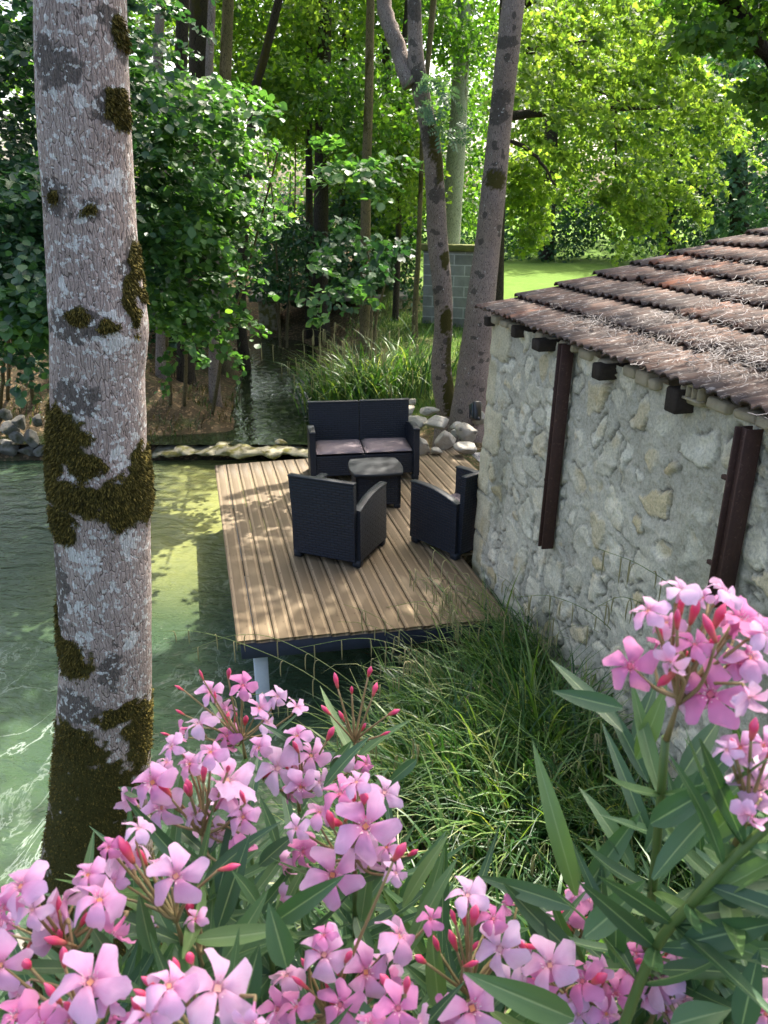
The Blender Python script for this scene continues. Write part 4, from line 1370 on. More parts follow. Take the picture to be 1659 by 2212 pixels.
# its crown, above the frame
def crown(root, C, r, per, size, kind, mat, seed, flat=.55, up=.6, name='crown', droop=.3):
    Pp, out = clumps(C, r, per, seed, flat)
    Vl, Tl = leaf_cloud(Pp, size, kind, up, out, droop, seed + 1)
    return part(name, root, Vl, Tl, M[mat], smooth=False)
def spray_crown(root, C, D, L, per, size, kind, mat, seed, width=.16, droop=.4, up=1.1, name='foliage'):
    Pp, out = sprays(C, np.broadcast_to(np.asarray(D, float), C.shape), L, per, width, droop, seed)
    Vl, Tl = leaf_cloud(Pp, size, kind, up, out, .25, seed + 1)
    return part(name, root, Vl, Tl, M[mat], smooth=False)
def limb_set(root, limbs, mat, name='branch'):
    for (pts_, r0, r1) in limbs:
        b = MB()
        Pp = catmull(pts_, 22)
        Pp[1:-1] += (np.random.default_rng(int(abs(Pp[0][0] * 999))).normal(size=(20, 3))) * min(r1 * .6, .012)
        b.tube(Pp, np.linspace(r0, r1, 22), 8)
        V = np.concatenate(b.v)
        b.build(name, mat, root, cols={'mask': np.zeros((len(V), 3))})
g = np.random.default_rng(12)
tp = path[-1]
limb_set(ntree, [([path[-3], path[-3] + np.array([1.0, .5, .8]), path[-3] + np.array([2.2, .8, 2.0])], .06, .02), ([path[-2], path[-2] + np.array([-1.0, .3, .9]), path[-2] + np.array([-2.0, -.4, 1.8])], .06, .02), ([path[-2], path[-2] + np.array([.3, -1.0, 1.0]), path[-2] + np.array([.4, -2.0, 1.8])], .05, .02)], M['bark_mid'])
C = tp + g.normal(size=(70, 3)) * np.array([1.5, 1.3, 1.1])
C = C[C[:, 2] > 6.3]
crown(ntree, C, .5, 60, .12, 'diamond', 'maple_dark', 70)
crown(ntree, overhead(1.0, 3.9, 8.0, 80, .95, .8, .5, 72, LIT), .5, 60, .12, 'diamond', 'maple_dark', 74)  # extra bough clumps, unseen, added to shade the foreground flowers

# --- trees of the middle distance
def tree(label, pts, mat, spots=(), bump=.04, group=None, nring=120, nseg=24, extra_top=None, seed=1):
    """pts: (px, py, full width in px, Y)"""
    pth = [at(x, y, Y_) for (x, y, w, Y_) in pts]
    rd = [w / 2 * ((p - CAM) @ fw) / F_PX for p, (x, y, w, Y_) in zip(pth, pts)]
    if extra_top is not None:
        pth = pth + [pth[-1] + np.array(e[:3]) for e in extra_top]; rd = rd + [e[3] for e in extra_top]
    gz = terrain_h(np.array([pth[0][0]]), np.array([pth[0][1]]))[0]
    base_ = np.array([pth[0][0], pth[0][1], gz])
    root = empty('tree', base_, 0, label, 'tree', group)
    if pth[0][2] > gz - .1:
        pth = [np.array([pth[0][0], pth[0][1], gz - .15])] + pth; rd = [rd[0] * 1.25] + rd
    V, Q, Tt, P_, rr_, dd_ = trunk_geo(np.array(pth), np.array(rd), nring, nseg, bump, seed)
    sps = []
    for (x, y, rx, ry, ch, st) in spots:
        Y_ = np.interp(y, [p[1] for p in pts][::-1], [p[3] for p in pts][::-1])
        c = at(x, y, Y_); kk = ((c - CAM) @ fw) / F_PX
        sps.append((c, np.array([rx * kk, .45, ry * kk]), ch, st))
    part('trunk', root, V, [Q, Tt], mat, cols={'mask': masks(V, sps)})
    return root, np.array(pth)

g = np.random.default_rng(3)
def knots(pts, n, side=0):
    out = []
    for k in range(n):
        y = g.uniform(20, 880)
        x = np.interp(y, [p[1] for p in pts][::-1], [p[0] for p in pts][::-1])
        w = np.interp(y, [p[1] for p in pts][::-1], [p[2] for p in pts][::-1])
        out.append((x + g.uniform(-.4, .4) * w, y, g.uniform(4, 9), g.uniform(4, 8), 1, 1.5))
    return out
ptA = [(968, 885, 52, 11.9), (958, 840, 46, 11.9), (953, 780, 42, 11.9), (958, 700, 40, 11.9), (955, 620, 42, 11.9), (945, 520, 44, 11.9), (941, 430, 42, 11.8), (934, 330, 40, 11.7), (918, 240, 36, 11.6), (902, 160, 38, 11.5), (897, 90, 32, 11.5), (895, 0, 30, 11.5), (893, -120, 26, 11.5)]
spA = knots(ptA, 26) + [(972, 850, 18, 45, 0, 1.2), (962, 690, 14, 30, 0, 1.2), (968, 770, 8, 60, 0, 1.0), (945, 420, 22, 16, 1, 1.4), (930, 290, 24, 40, 1, 1.1), (905, 170, 26, 26, 1, 1.3), (895, 20, 18, 26, 1, 1.3), (938, 300, 14, 50, 0, 1.0), (960, 560, 10, 20, 0, 1.1), (950, 360, 12, 40, 0, 1.)]
trA, pA = tree('slim forked trunk with black knots and moss, left of the twin trees behind the sofa', ptA, M['bark_mid'], spA, .05, 'twin trees behind the deck', 260, 40, [(.1, .1, 2.0, .14), (.2, .3, 4.5, .07)], 4)
limb_set(trA, [([at(888, 185, 11.5), at(868, 130, 11.6), at(846, 70, 11.7), at(828, -10, 11.8), at(815, -140, 12)], .115, .09),
               ([pA[-2], pA[-2] + np.array([-1.0, -.5, 1.2]), pA[-2] + np.array([-1.6, -1.2, 2.5])], .07, .02), ([pA[-2], pA[-2] + np.array([1.0, .5, 1.0]), pA[-2] + np.array([2.0, .6, 2.2])], .07, .02)], M['bark_mid'])
ptB = [(1008, 915, 76, 11.3), (1015, 860, 73, 11.3), (1022, 800, 70, 11.3), (1032, 720, 64, 11.3), (1040, 640, 62, 11.3), (1052, 540, 56, 11.3), (1062, 450, 54, 11.2), (1072, 350, 52, 11.2), (1085, 220, 50, 11.2), (1098, 100, 50, 11.1), (1110, 0, 48, 11.1), (1122, -110, 44, 11.1)]
spB = knots(ptB, 30) + [(1078, 215, 24, 20, 1, 1.4), (1075, 250, 24, 22, 1, 1.3), (1068, 390, 24, 22, 0, 1.1), (1068, 375, 24, 14, 1, 1.1), (1090, 95, 30, 12, 1, 1.5), (1085, 240, 14, 8, 2, 1.0)]
trB, pB = tree('thick brown trunk leaning right, right of the twin trees beside the building', ptB, M['bark_mid'], spB, .04, 'twin trees behind the deck', 260, 44, [(.5, .2, 2.0, .17), (1.0, .4, 4.5, .09)], 5)
limb_set(trB, [([pB[-2], pB[-2] + np.array([1.2, -.6, 1.0]), pB[-2] + np.array([2.6, -1.0, 2.0])], .09, .02), ([pB[-2], pB[-2] + np.array([-1.2, .6, 1.2]), pB[-2] + np.array([-2.0, .9, 2.4])], .08, .02), ([pB[-3], pB[-3] + np.array([.6, -1.4, 1.2]), pB[-3] + np.array([.9, -2.4, 2.0])], .07, .02)], M['bark_mid'])

crown(trA, overhead(.7, 12.6, 9.4, 95, 2.0, 2.0, 1.3, 31, LIT), .62, 75, .13, 'diamond', 'maple_dark', 71)
crown(trB, overhead(2.6, 11.6, 9.6, 115, 2.2, 2.2, 1.4, 32, LIT), .62, 75, .13, 'diamond', 'maple_dark', 73)
# grey-green ash spray in front of the forked trunk
C = region([(880, 165), (950, 165), (1010, 230), (1020, 330), (960, 300), (900, 240)], 60, 11.0, 11.4, 5)
Vl, Tl = leaf_cloud(C, .3, 'pinnate', .5, None, .5, 6)
part('leaf_spray', trA, Vl, Tl, M['ash_leaf'], smooth=False)

# --- maple behind the thick trunk: bright hanging foliage
mpl, pM = tree('bright yellow-green maple with hanging sunlit boughs above the lawn', [(1068, 640, 40, 17), (1072, 500, 36, 17), (1080, 300, 34, 17), (1092, 100, 32, 17), (1100, -60, 28, 17)], M['bark_dark'], (), .04, None, 60, 16, [(.3, 0, 2.5, .1)], 6)
limb_set(mpl, [([at(1085, 250, 17), at(1150, 246, 16.4), at(1290, 236, 16), at(1425, 232, 15.6)], .10, .03), ([at(1090, 120, 17), at(1190, 100, 16.4), at(1290, 90, 16)], .09, .04), ([at(1095, 20, 17), at(1230, -30, 16), at(1400, -60, 15)], .1, .04), ([at(1230, 98, 16.3), at(1250, 170, 16), at(1340, 220, 15.8)], .03, .015), ([at(1085, 300, 17), at(1150, 330, 16.5), at(1200, 400, 16)], .05, .02), ([at(1330, 236, 16), at(1330, 330, 15.8), at(1330, 430, 15.6)], .03, .01)], M['bark_dark'])
polM = [(1085, 20), (1130, -60), (1560, -60), (1500, 40), (1490, 120), (1545, 200), (1530, 270), (1490, 330), (1440, 370), (1450, 430), (1400, 490), (1370, 430), (1320, 470), (1280, 450), (1300, 370), (1230, 300), (1180, 330), (1130, 290), (1090, 260)]
C = np.vstack([region(polM, 230, 13, 19.5, 7), region([(1270, 400), (1340, 400), (1335, 480), (1285, 470)], 7, 14.5, 15.5, 70), region([(1380, 380), (1450, 380), (1445, 450), (1400, 500)], 9, 14, 15, 71), region([(1480, 180), (1545, 200), (1530, 280), (1470, 330)], 12, 14, 15.5, 72)])
spray_crown(mpl, C, (.55, -.4, -.1), 1.0, 100, .092, 'maple', 'maple', 75, .2, .4, .8, 'crown')
C = region([(1090, 330), (1180, 330), (1215, 420), (1170, 520), (1130, 540), (1095, 480)], 55, 17.5, 20, 8)
crown(mpl, C, .36, 55, .12, 'maple', 'maple', 77, .6, name='hanging_bough')

# --- oak bough reaching in from the right
rt, pR = tree('tree out of frame at right whose dark bough slants into the upper right corner', [(1900, 640, 90, 9.5), (1890, 300, 80, 9.5), (1880, 0, 70, 9.5), (1870, -250, 60, 9.5)], M['bark_dark'], (), .04, None, 60, 16, [(.1, .1, 3, .12)], 8)
limb_set(rt, [([at(1880, 330, 9.5), at(1760, 220, 9.3), at(1668, 130, 9.2), at(1610, 45, 9.1), at(1570, 5, 9.1), at(1500, -50, 9.0)], .10, .05)], M['bark_dark'])
C = region([(1440, -60), (1760, -60), (1760, 60), (1660, 60), (1600, 130), (1540, 140), (1420, 60)], 55, 8.5, 10, 9)
C = np.vstack([C, region([(1610, 170), (1760, 100), (1760, 330), (1640, 265)], 26, 8.6, 9.6, 10)])
crown(rt, C, .24, 42, .09, 'maple', 'maple_dark', 79, .5)

# --- woodland trees behind (each its own trunk and crown)
WG = 'woodland trees along the stream'
def wood(label, pts, mat, cr, leafmat_='wood_leaf', n=40, r=.75, per=60, size=.16, seed=1, kind='diamond'):
    t, p = tree(label, pts, M[mat], [(pts[len(pts) // 2][0], pts[len(pts) // 2][1], 8, 80, 0, .9)], .05, WG, 70, 14, [(.2, .1, 2.5, .07)], seed)
    if cr is not None:
        if isinstance(cr[0], tuple) and len(cr) == 3 and not isinstance(cr[1], (int, float)):
            poly, Y0, Y1 = cr
        poly, Y0, Y1 = cr
        C = region(poly, n, Y0, Y1, seed + 100)
        crown(t, C, r, per, size, kind, leafmat_, seed + 200, .6)
    return t
wood('broad shadowy trunk at the top left of the woodland', [(424, 640, 46, 19), (426, 300, 42, 19), (430, 0, 40, 19), (432, -150, 38, 19)], 'bark_dark', ([(280, -150), (560, -150), (560, 80), (480, 130), (300, 100)], 20, 25), 'wood_leaf', 70, .8, 60, .17, 301)
wood('straight brown trunk with a mossy edge right of the broad shadowy trunk', [(478, 640, 30, 17), (482, 300, 27, 17), (487, 150, 26, 17), (493, 0, 25, 17), (497, -150, 24, 17)], 'bark_tan', ([(500, -160), (640, -160), (640, 150), (560, 240), (470, 200)], 20, 25), 'wood_leaf', 60, .8, 60, .17, 302)
wood('dark trunk leaning right at the top of the woodland', [(520, 640, 22, 18), (545, 250, 20, 18), (572, 120, 19, 18), (602, 0, 18, 18), (630, -150, 16, 18)], 'bark_dark', ([(600, -160), (720, -160), (720, 60), (640, 120)], 19, 23), 'maple', 40, .7, 55, .15, 303)
wood('dark upright trunk in the middle of the woodland', [(692, 620, 34, 21), (695, 350, 31, 21), (700, 120, 30, 21), (706, -100, 28, 21)], 'bark_dark', ([(640, -160), (830, -160), (830, 120), (740, 200), (640, 160)], 22, 27), 'wood_leaf', 70, .8, 60, .17, 304)
wood('tan slender trunk over the stream left of the block wall', [(789, 655, 24, 17), (791, 400, 21, 17), (797, 200, 19, 17), (803, -60, 17, 17)], 'bark_tan', ([(690, 150), (860, 110), (890, 330), (820, 430), (720, 380)], 17.2, 22), 'maple_dark', 75, .6, 60, .14, 305)
wood('pale smooth trunk between the twin trees', [(964, 640, 46, 22.5), (975, 480, 42, 22.5), (984, 350, 40, 22.5), (992, 220, 36, 22.5), (1000, 60, 34, 22.5), (1004, -120, 30, 22.5)], 'bark_pale', ([(900, -120), (1080, -120), (1075, 130), (1000, 170), (930, 100)], 20, 26), 'maple_dark', 60, .6, 60, .14, 306)
wood('thin tan pole of a tree just left of the block wall', [(897, 660, 12, 18.5), (903, 560, 11, 18.5), (908, 430, 10, 18.5), (915, 250, 9, 18.5)], 'bark_tan', ([(830, 250), (930, 250), (930, 440), (850, 470)], 19, 22), 'maple', 40, .55, 50, .14, 307)
wood('thin grey pole of a tree beside the thin tan pole', [(855, 660, 14, 21), (862, 480, 12, 21), (866, 200, 11, 21)], 'bark_dark', ([(790, 420), (900, 420), (900, 540), (800, 540)], 22, 26), 'wood_leaf', 40, .6, 50, .15, 308)
wood('thin dark pole of a tree left of the middle of the woodland', [(668, 640, 18, 22), (668, 450, 16, 22), (668, 100, 14, 22)], 'bark_dark', ([(560, 60), (700, 100), (700, 330), (600, 330)], 23, 28), 'wood_leaf', 60, .8, 60, .17, 309)
wood('dark pole of a tree behind the tan slender trunk', [(735, 640, 16, 24), (738, 450, 15, 24), (745, 100, 14, 24)], 'bark_dark', ([(700, 330), (860, 330), (860, 520), (720, 520)], 24, 30), 'wood_leaf', 60, .85, 60, .18, 310)
for k, (x, Y_, w, lab) in enumerate([(350, 14.5, 32, 'tree on the brown bank nearest the lichened trunk'), (400, 15.0, 42, 'stout tree in the middle of the brown bank'), (462, 14.2, 26, 'slim tree on the brown bank closest to the stream')]):
    yb = 860 - k * 8 if k != 1 else 815
    bt = wood(lab, [(x + 2, yb, w, Y_), (x, 740, w * .85, Y_), (x + 6, 500, w * .75, Y_), (x - 10, 200, w * .7, Y_), (x, -100, w * .6, Y_)], 'bark_mid' if k != 1 else 'bark_dark', None, seed=320 + k)
    crown(bt, overhead((-3.2, -6.0, -1.2)[k], (13.5, 14.5, 16)[k], 10.5, 110, 2.2, 2.2, 2.0, 340 + k, LIT), .75, 60, .16, 'diamond', 'maple_dark', 345 + k)

tt = wood('tall tree deep in the wood left of the block wall', [(830, 640, 26, 27), (834, 300, 22, 27), (838, -60, 20, 27)], 'bark_dark', ([(760, -120), (900, -120), (890, 120), (780, 120)], 25, 30), 'wood_leaf', 40, .8, 60, .17, 311)
crown(tt, overhead(.2, 24.5, 11.0, 190, 1.6, 3.6, 1.6, 351, LIT), .9, 60, .2, 'diamond', 'maple_dark', 352)  # high canopy added above the view to keep the upper stream shaded

# --- hazels on the left
def shrub(label, poly_list, stems, mat, size, per, r, seed, kind='hazel', name='shrub', cat='shrub', group=None):
    C = np.vstack([region(poly, n, Y0, Y1, seed + 7 * i) for i, (poly, n, Y0, Y1) in enumerate(poly_list)])
    for (x, y, z, r_) in POOLSUN:
        t_ = (C[:, 2] - z) / SUNDIR[2]
        q_ = C + np.array([.25, -.15, 0]) - SUNDIR * t_[:, None]
        C = C[np.hypot(q_[:, 0] - x, q_[:, 1] - y) > r_]
    bx = np.mean([s[0][0] for s in stems]); by = np.mean([s[0][1] for s in stems])
    gz = terrain_h(np.array([bx]), np.array([by]))[0]
    root = empty(name, (bx, by, gz), 0, label, cat, group)
    limb_set(root, [(s, .035, .012) for s in stems], M['bark_tan'], 'stem')
    if kind == 'hazel':
        spray_crown(root, C, (.5, -.35, .05), r * 2.4, per, size, kind, mat, seed, .2, .45)
    else:
        crown(root, C, r, per, size, kind, mat, seed, .6, .7, 'foliage', .4)
    return root
def stems(xs, Y_, ytop, ybot=700, Yt=None):
    Yt = Yt or Y_
    out = []
    for (x0, x1) in xs:
        p0 = at(x0, ybot, Y_); p0[2] = terrain_h(np.array([p0[0]]), np.array([p0[1]]))[0] - .1
        out.append([p0, p0 * .75 + at(x1, ytop, Yt) * .25 + np.array([.05, .1, .5]), (p0 + at(x1, ytop, Yt)) / 2 + np.array([.1, .1, .4]), at(x1, ytop, Yt)])
    return out
HG = 'hazel shrubs on the far bank'
shrub('large hazel with glossy leaves hanging over the stream, right of the lichened trunk', [
    ([(290, 150), (400, 160), (560, 240), (650, 300), (760, 360), (740, 385), (650, 395), (640, 480), (560, 520), (300, 470)], 210, 9.6, 12.2),
    ([(300, 400), (520, 380), (640, 460), (670, 560), (690, 640), (610, 650), (560, 620), (440, 640), (300, 650)], 190, 9.3, 11.6),
    ([(300, 600), (420, 620), (560, 610), (540, 740), (480, 770), (440, 720), (400, 700), (300, 700)], 84, 9.4, 11.2),
    ([(620, 300), (770, 360), (765, 380), (640, 370)], 22, 9.4, 10.0),
    ([(640, 600), (720, 600), (720, 660), (660, 660)], 12, 10.5, 12)], stems([(380, 420), (440, 600), (350, 300)], 13.4, 330, Yt=10.8), 'hazel', .1, 56, .34, 401, group=HG)
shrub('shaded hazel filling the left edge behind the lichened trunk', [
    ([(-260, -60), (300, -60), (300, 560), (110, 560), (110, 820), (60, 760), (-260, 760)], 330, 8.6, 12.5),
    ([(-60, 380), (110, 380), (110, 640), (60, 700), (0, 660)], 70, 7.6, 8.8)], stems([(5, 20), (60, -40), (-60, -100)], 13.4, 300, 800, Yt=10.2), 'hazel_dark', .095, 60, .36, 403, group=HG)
shrub('low pale-leaved hazel bough at the left edge above the bank stones', [([(-60, 620), (70, 625), (105, 670), (70, 710), (0, 700), (-60, 720)], 20, 7.4, 8.0)], stems([(-20, 30), (-60, 0)], 13.0, 650, 800, Yt=7.8), 'hazel', .12, 34, .22, 405, group=HG)
shrub('young maple with broad dark leaves hanging over the stream', [([(680, 570), (740, 480), (830, 520), (905, 560), (870, 610), (800, 590), (770, 670), (690, 640)], 30, 13.5, 17.5)], stems([(800, 790), (800, 840)], 16.0, 520, 690), 'hazel_dark', .15, 22, .32, 407, 'maple', 'sapling', 'sapling')

# --- far right: trees tinted blue for shade and haze, and dark hedge beyond the lawn
wood2 = [('tall haze-tinted tree beyond the roof at the right edge', [(1600, 560, 40, 34), (1590, 200, 36, 34), (1600, -60, 30, 34)], [(1500, 130), (1760, 60), (1760, 520), (1560, 520), (1480, 330)], 30, 36, 'haze_leaf', 120),
         ('haze-tinted tree in shade left of the tall one at the right edge', [(1440, 560, 36, 36), (1450, 300, 32, 36), (1470, 0, 26, 36)], [(1350, 200), (1530, 150), (1560, 520), (1380, 520)], 34, 39, 'haze_leaf', 90),
         ('pale sunlit tree beyond the lawn behind the hanging maple boughs', [(1180, 560, 34, 40), (1190, 300, 30, 40), (1210, 0, 26, 40)], [(1090, -100), (1420, -100), (1420, 420), (1100, 430)], 39, 45, 'maple', 150)]
for k, (lab, pts_, poly, Y0, Y1, lm, n) in enumerate(wood2):
    t, p = tree(lab, pts_, M['bark_dark'], (), .05, 'trees beyond the lawn', 60, 14, [(.3, .3, 4, .1)], 30 + k)
    crown(t, region(poly, n, Y0, Y1, 60 + k), 1.25, 75, .26, 'diamond', lm, 500 + 3 * k, .7)
g = np.random.default_rng(66)
C = np.stack([g.uniform(3, 30, 150), g.uniform(38, 42, 150), g.uniform(.5, 3.2, 150)], -1)
Pp, out = clumps(C, 1.0, 85, 67, .8)
Vl, Tl = leaf_cloud(Pp, .2, 'diamond', .5, out, .2, 68)
hd = part('hedge', None, Vl, Tl, M['hazel_dark'], smooth=False)
tag(hd, 'dark green hedge along the far side of the lawn', 'hedge')
# woodland mass far behind
g = np.random.default_rng(99)
n = 1300
C = np.stack([g.uniform(-60, 60, n), g.uniform(46, 64, n), 24 * g.random(n) ** .9], -1)
Pp, out = clumps(C, 2.1, 60, 98, .8)
Vl, Tl = leaf_cloud(Pp, .5, 'diamond', .4, out, .2, 97)
fwd = part('far_woodland', None, Vl, Tl, M['wood_leaf'], smooth=False)
tag(fwd, 'far mass of woodland foliage closing the view behind the trunks', 'woodland', kind='stuff')
# understorey of the wood, left of the stream
UG = 'understorey shrubs in the woodland'
for k, (lab, poly, n, Y0, Y1, lm, sx_) in enumerate([
        ('bright understorey shrub at the top of the view, left of the dark upright trunk', [(520, 120), (680, 130), (690, 300), (560, 260)], 50, 18.5, 23, 'wood_leaf', 600),
        ('shaded understorey shrub below the dark upright trunk', [(640, 430), (760, 430), (770, 600), (650, 620)], 40, 23, 27, 'hazel_dark', 700),
        ('mid-green understorey shrub behind the slim forked trunk', [(860, 200), (1060, 180), (1050, 480), (880, 500)], 90, 23.5, 29, 'maple_dark', 960),
        ('yellow-green understorey shrub behind the tan slender trunk', [(700, 240), (880, 200), (880, 430), (720, 430)], 70, 24, 30, 'wood_leaf', 770),
        ('dark understorey shrub at the foot of the wood right of the hazel', [(560, 480), (660, 500), (650, 640), (560, 640)], 40, 20, 24, 'hazel_dark', 600)]):
    st = stems([(sx_, sx_ - 40), (sx_ + 10, sx_ + 40)], (Y0 + Y1) / 2, poly[0][1] + 60, 640)
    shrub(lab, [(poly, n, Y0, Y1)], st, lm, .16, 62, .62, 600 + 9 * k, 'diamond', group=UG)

for k, (lab, X0, X1, Y0, Y1, zt) in enumerate([('dark shrub mass closing the stream at the far end of the wood', -6.5, -1.8, 27, 31, 4.0), ('dark shrub on the left bank deep in the wood', -7.5, -4.6, 19, 24, 3.2), ('dark shrub on the right bank of the stream left of the block wall', -1.0, .9, 23, 27, 2.8), ('dark low shrub behind the trunks on the brown bank', -7.2, -3.7, 15.6, 18, 2.6)]):
    g = np.random.default_rng(650 + k)
    C = np.stack([g.uniform(X0, X1, 70), g.uniform(Y0, Y1, 70), .3 + zt * g.random(70)], -1)
    rt_ = empty('shrub', ((X0 + X1) / 2, (Y0 + Y1) / 2, .1), 0, lab, 'shrub', UG)
    crown(rt_, C, .6, 65, .14, 'diamond', 'hazel_dark', 660 + 3 * k, .7, name='foliage')
    limb_set(rt_, [([np.array([(X0 + X1) / 2 + q, (Y0 + Y1) / 2, 0]), np.array([(X0 + X1) / 2 + 1.6 * q, (Y0 + Y1) / 2, zt])], .04, .015) for q in (-.5, .1, .6)], M['bark_dark'], 'stem')

# --- block wall, footbridge, slab
m = NT('concrete_block')
co = m.coord('Object')
br = m.n('TexBrick', offset=.5)
mp = m.n('Mapping'); m.l(co, mp.inputs[0]); mp.inputs['Rotation'].default_value = (R(90), 0, 0)
m.l(mp.outputs[0], br.inputs['Vector'])
br.inputs['Scale'].default_value = 1; br.inputs['Brick Width'].default_value = .5; br.inputs['Row Height'].default_value = .25; br.inputs['Mortar Size'].default_value = .014
br.inputs['Color1'].default_value = (.23, .23, .21, 1); br.inputs['Color2'].default_value = (.31, .31, .285, 1); br.inputs['Mortar'].default_value = (.5, .5, .46, 1)
c = m.mix(.6, br.outputs['Color'], m.ramp(m.noise(co, 4, 6, .7), [(.3, (.55, .55, .52)), (.7, (1.2, 1.2, 1.2))]), 'MULTIPLY')
M['block'] = m.fin(c, .95, m.bump(m.noise(co, 30, 5), .4, .01))
m = NT('mossy_coping')
co = m.coord('Object')
M['coping'] = m.fin(m.mix(m.noise(co, 8, 5, .7), (.08, .09, .03), (.2, .21, .06)), .95, m.bump(m.noise(co, 30, 5), .5, .02))
p0 = gnd(915, 705, .15); p1 = gnd(1040, 712, .15)
bw = empty('block_wall', (p0 + p1) / 2, 0, 'short grey concrete block wall with mossy coping behind the twin trees', 'wall')
ax = nrm(p1 - p0); Lw = np.linalg.norm(p1 - p0) + .25
MB_ = np.array([ax, np.cross([0, 0, 1], ax), [0, 0, 1]])
cc_ = (p0 + p1) / 2 + ax * .125 + np.array([0, .1, 0])
b = MB(); b.box(cc_ + np.array([0, 0, .82]), (Lw, .2, 2.0), MB_, .01); b.build('wall', M['block'], bw, smooth=False)
b = MB(); b.box(cc_ + np.array([-.06, 0, 1.90]), (Lw + .22, .34, .15), MB_, .02); b.build('coping', M['coping'], bw, smooth=False)
m = NT('weathered_concrete')
co = m.coord('Object')
M['concrete'] = m.fin(m.mix(m.noise(co, 5, 6, .7), (.16, .15, .12), (.32, .3, .25)), .95, m.bump(m.noise(co, 25, 5), .5, .02))
pb0 = at(540, 642, 23); pb1 = at(880, 640, 23)
fb = empty('footbridge', (pb0 + pb1) / 2, 0, 'plain flat footbridge slab across the stream in the wood', 'bridge')
b = MB(); b.box((pb0 + pb1) / 2 + np.array([0, .3, -.02]), (np.linalg.norm(pb1 - pb0), 1.2, .16), np.array([nrm(pb1 - pb0), [0, 1, 0], [0, 0, 1]]), .02); b.build('slab', M['concrete'], fb, smooth=False)
for pp in (pb0 + np.array([.5, .3, -.55]), pb1 + np.array([-.4, .3, -.55])):
    b = MB(); b.box(pp, (.5, 1.0, .9), None, .03); b.build('abutment', M['mossrock'], fb, smooth=False)
ps = gnd(1135, 628, .12)
b = MB(); b.box(ps + np.array([0, .4, .06]), (1.7, 1.0, .1), np.array(Matrix.Rotation(-.15, 3, 'Z')), .03)
sl_ = b.build('stone_slab', M['rock'], None, smooth=False)
tag(sl_, 'pale flat stone slab lying on the sunny lawn', 'slab')

# ------------------------------------------------------------------ grasses
def blades(B, L, W_, lean, arch, seed, seg=6, face=None):
    """arching blades from base points B: length L, half-width W_, lean (unit xy), arch amount"""
    g = np.random.default_rng(seed)
    n = len(B)
    t = np.linspace(0, 1, seg + 1)
    el0 = np.pi / 2 - g.uniform(.05, .45, n)
    bend = arch
    Pp = np.zeros((n, seg + 1, 3)); Pp[:, 0] = B
    el = el0.copy()
    dl = L / seg
    for i in range(seg):
        d = np.stack([lean[:, 0] * np.cos(el), lean[:, 1] * np.cos(el), np.sin(el)], -1)
        Pp[:, i + 1] = Pp[:, i] + d * dl[:, None]
        el = el - bend / seg * (1.6 * (i + 1) / seg + .2)
    sd = np.stack([-lean[:, 1], lean[:, 0], np.zeros(n)], -1)
    tw = g.normal(size=n) * .6
    sd = sd * np.cos(tw)[:, None] + np.stack([lean[:, 0], lean[:, 1], np.zeros(n)], -1) * np.sin(tw)[:, None]
    wv = W_[:, None] * np.clip(1.15 * (1 - t ** 2.2), .06, 1)[None] * np.clip(.5 + t * 3, 0, 1)[None]
    fold = np.array([0, 0, 1.0])
    Lf = Pp + sd[:, None] * wv[..., None]; Rt = Pp - sd[:, None] * wv[..., None]
    V = np.stack([Lf, Rt], 2).reshape(n, -1, 3)
    k = np.arange(seg)
    q = np.stack([2 * k, 2 * k + 2, 2 * k + 3, 2 * k + 1], -1)
    Q = (q[None] + (np.arange(n) * 2 * (seg + 1))[:, None, None]).reshape(-1, 4)
    return V.reshape(-1, 3), Q, Pp

def rlean(n, g, bias=(0, 0)):
    a = g.normal(size=(n, 2)) + np.array(bias)
    return a / (np.linalg.norm(a, axis=1, keepdims=True) + 1e-9)

# bank grass between the deck, the wall and the oleanders
g = np.random.default_rng(15)
n = 5200
tfx = g.uniform(-.6, 2.8, 330); tfy = g.uniform(1.4, 5.6, 330); tfi = g.integers(0, 330, n * 3)
bx = tfx[tfi] + g.normal(size=n * 3) * .035; by = tfy[tfi] + g.normal(size=n * 3) * .035
dW = ((C0[None, :2] - np.stack([bx, by], -1)) @ V2[:2])          # distance left of the wall
ok = (dW > .03) & ~inpoly(bx, by, POOL) & (fbm(np.stack([bx * 3, by * 3, bx * 0], -1), 2, 5) > .3)
uu = (np.stack([bx, by], -1) - O2[:2]) @ U2[:2]
ok &= (uu < -.12) | (dW < .35) & (uu < .35)
bx = bx[ok][:n]; by = by[ok][:n]
bz = terrain_h(bx, by) - .02
B = np.stack([bx, by, bz], -1)
n = len(B)
L = g.uniform(.4, 1.0, n) * (.75 + .6 * fbm(B * 2, 2, 8))
L = L * np.where(by < 2.4, .6, 1)
V, Q, _ = blades(B, L, g.uniform(.004, .0125, n), rlean(n, g, (-.35, -.3)), g.uniform(.4, 1.9, n), 16)
o = part('bank_grass', None, V, Q, M['grass'])
tag(o, 'tall green sedge grass covering the bank below the stone wall', 'grass', kind='stuff')
sel = g.random(n) < .42
sel &= (by < 4.3)
Bs = B[sel] + g.normal(size=(sel.sum(), 3)) * np.array([.06, .06, 0])
V, Q, _ = blades(Bs, g.uniform(.25, .6, len(Bs)), g.uniform(.0015, .004, len(Bs)), rlean(len(Bs), g, (-.1, -.4)), g.uniform(1.8, 4.0, len(Bs)), 17)
o = part('dry_grass', None, V, Q, M['straw'])
tag(o, 'bleached dry grass stalks tangled through the bank grass', 'dry grass', kind='stuff')

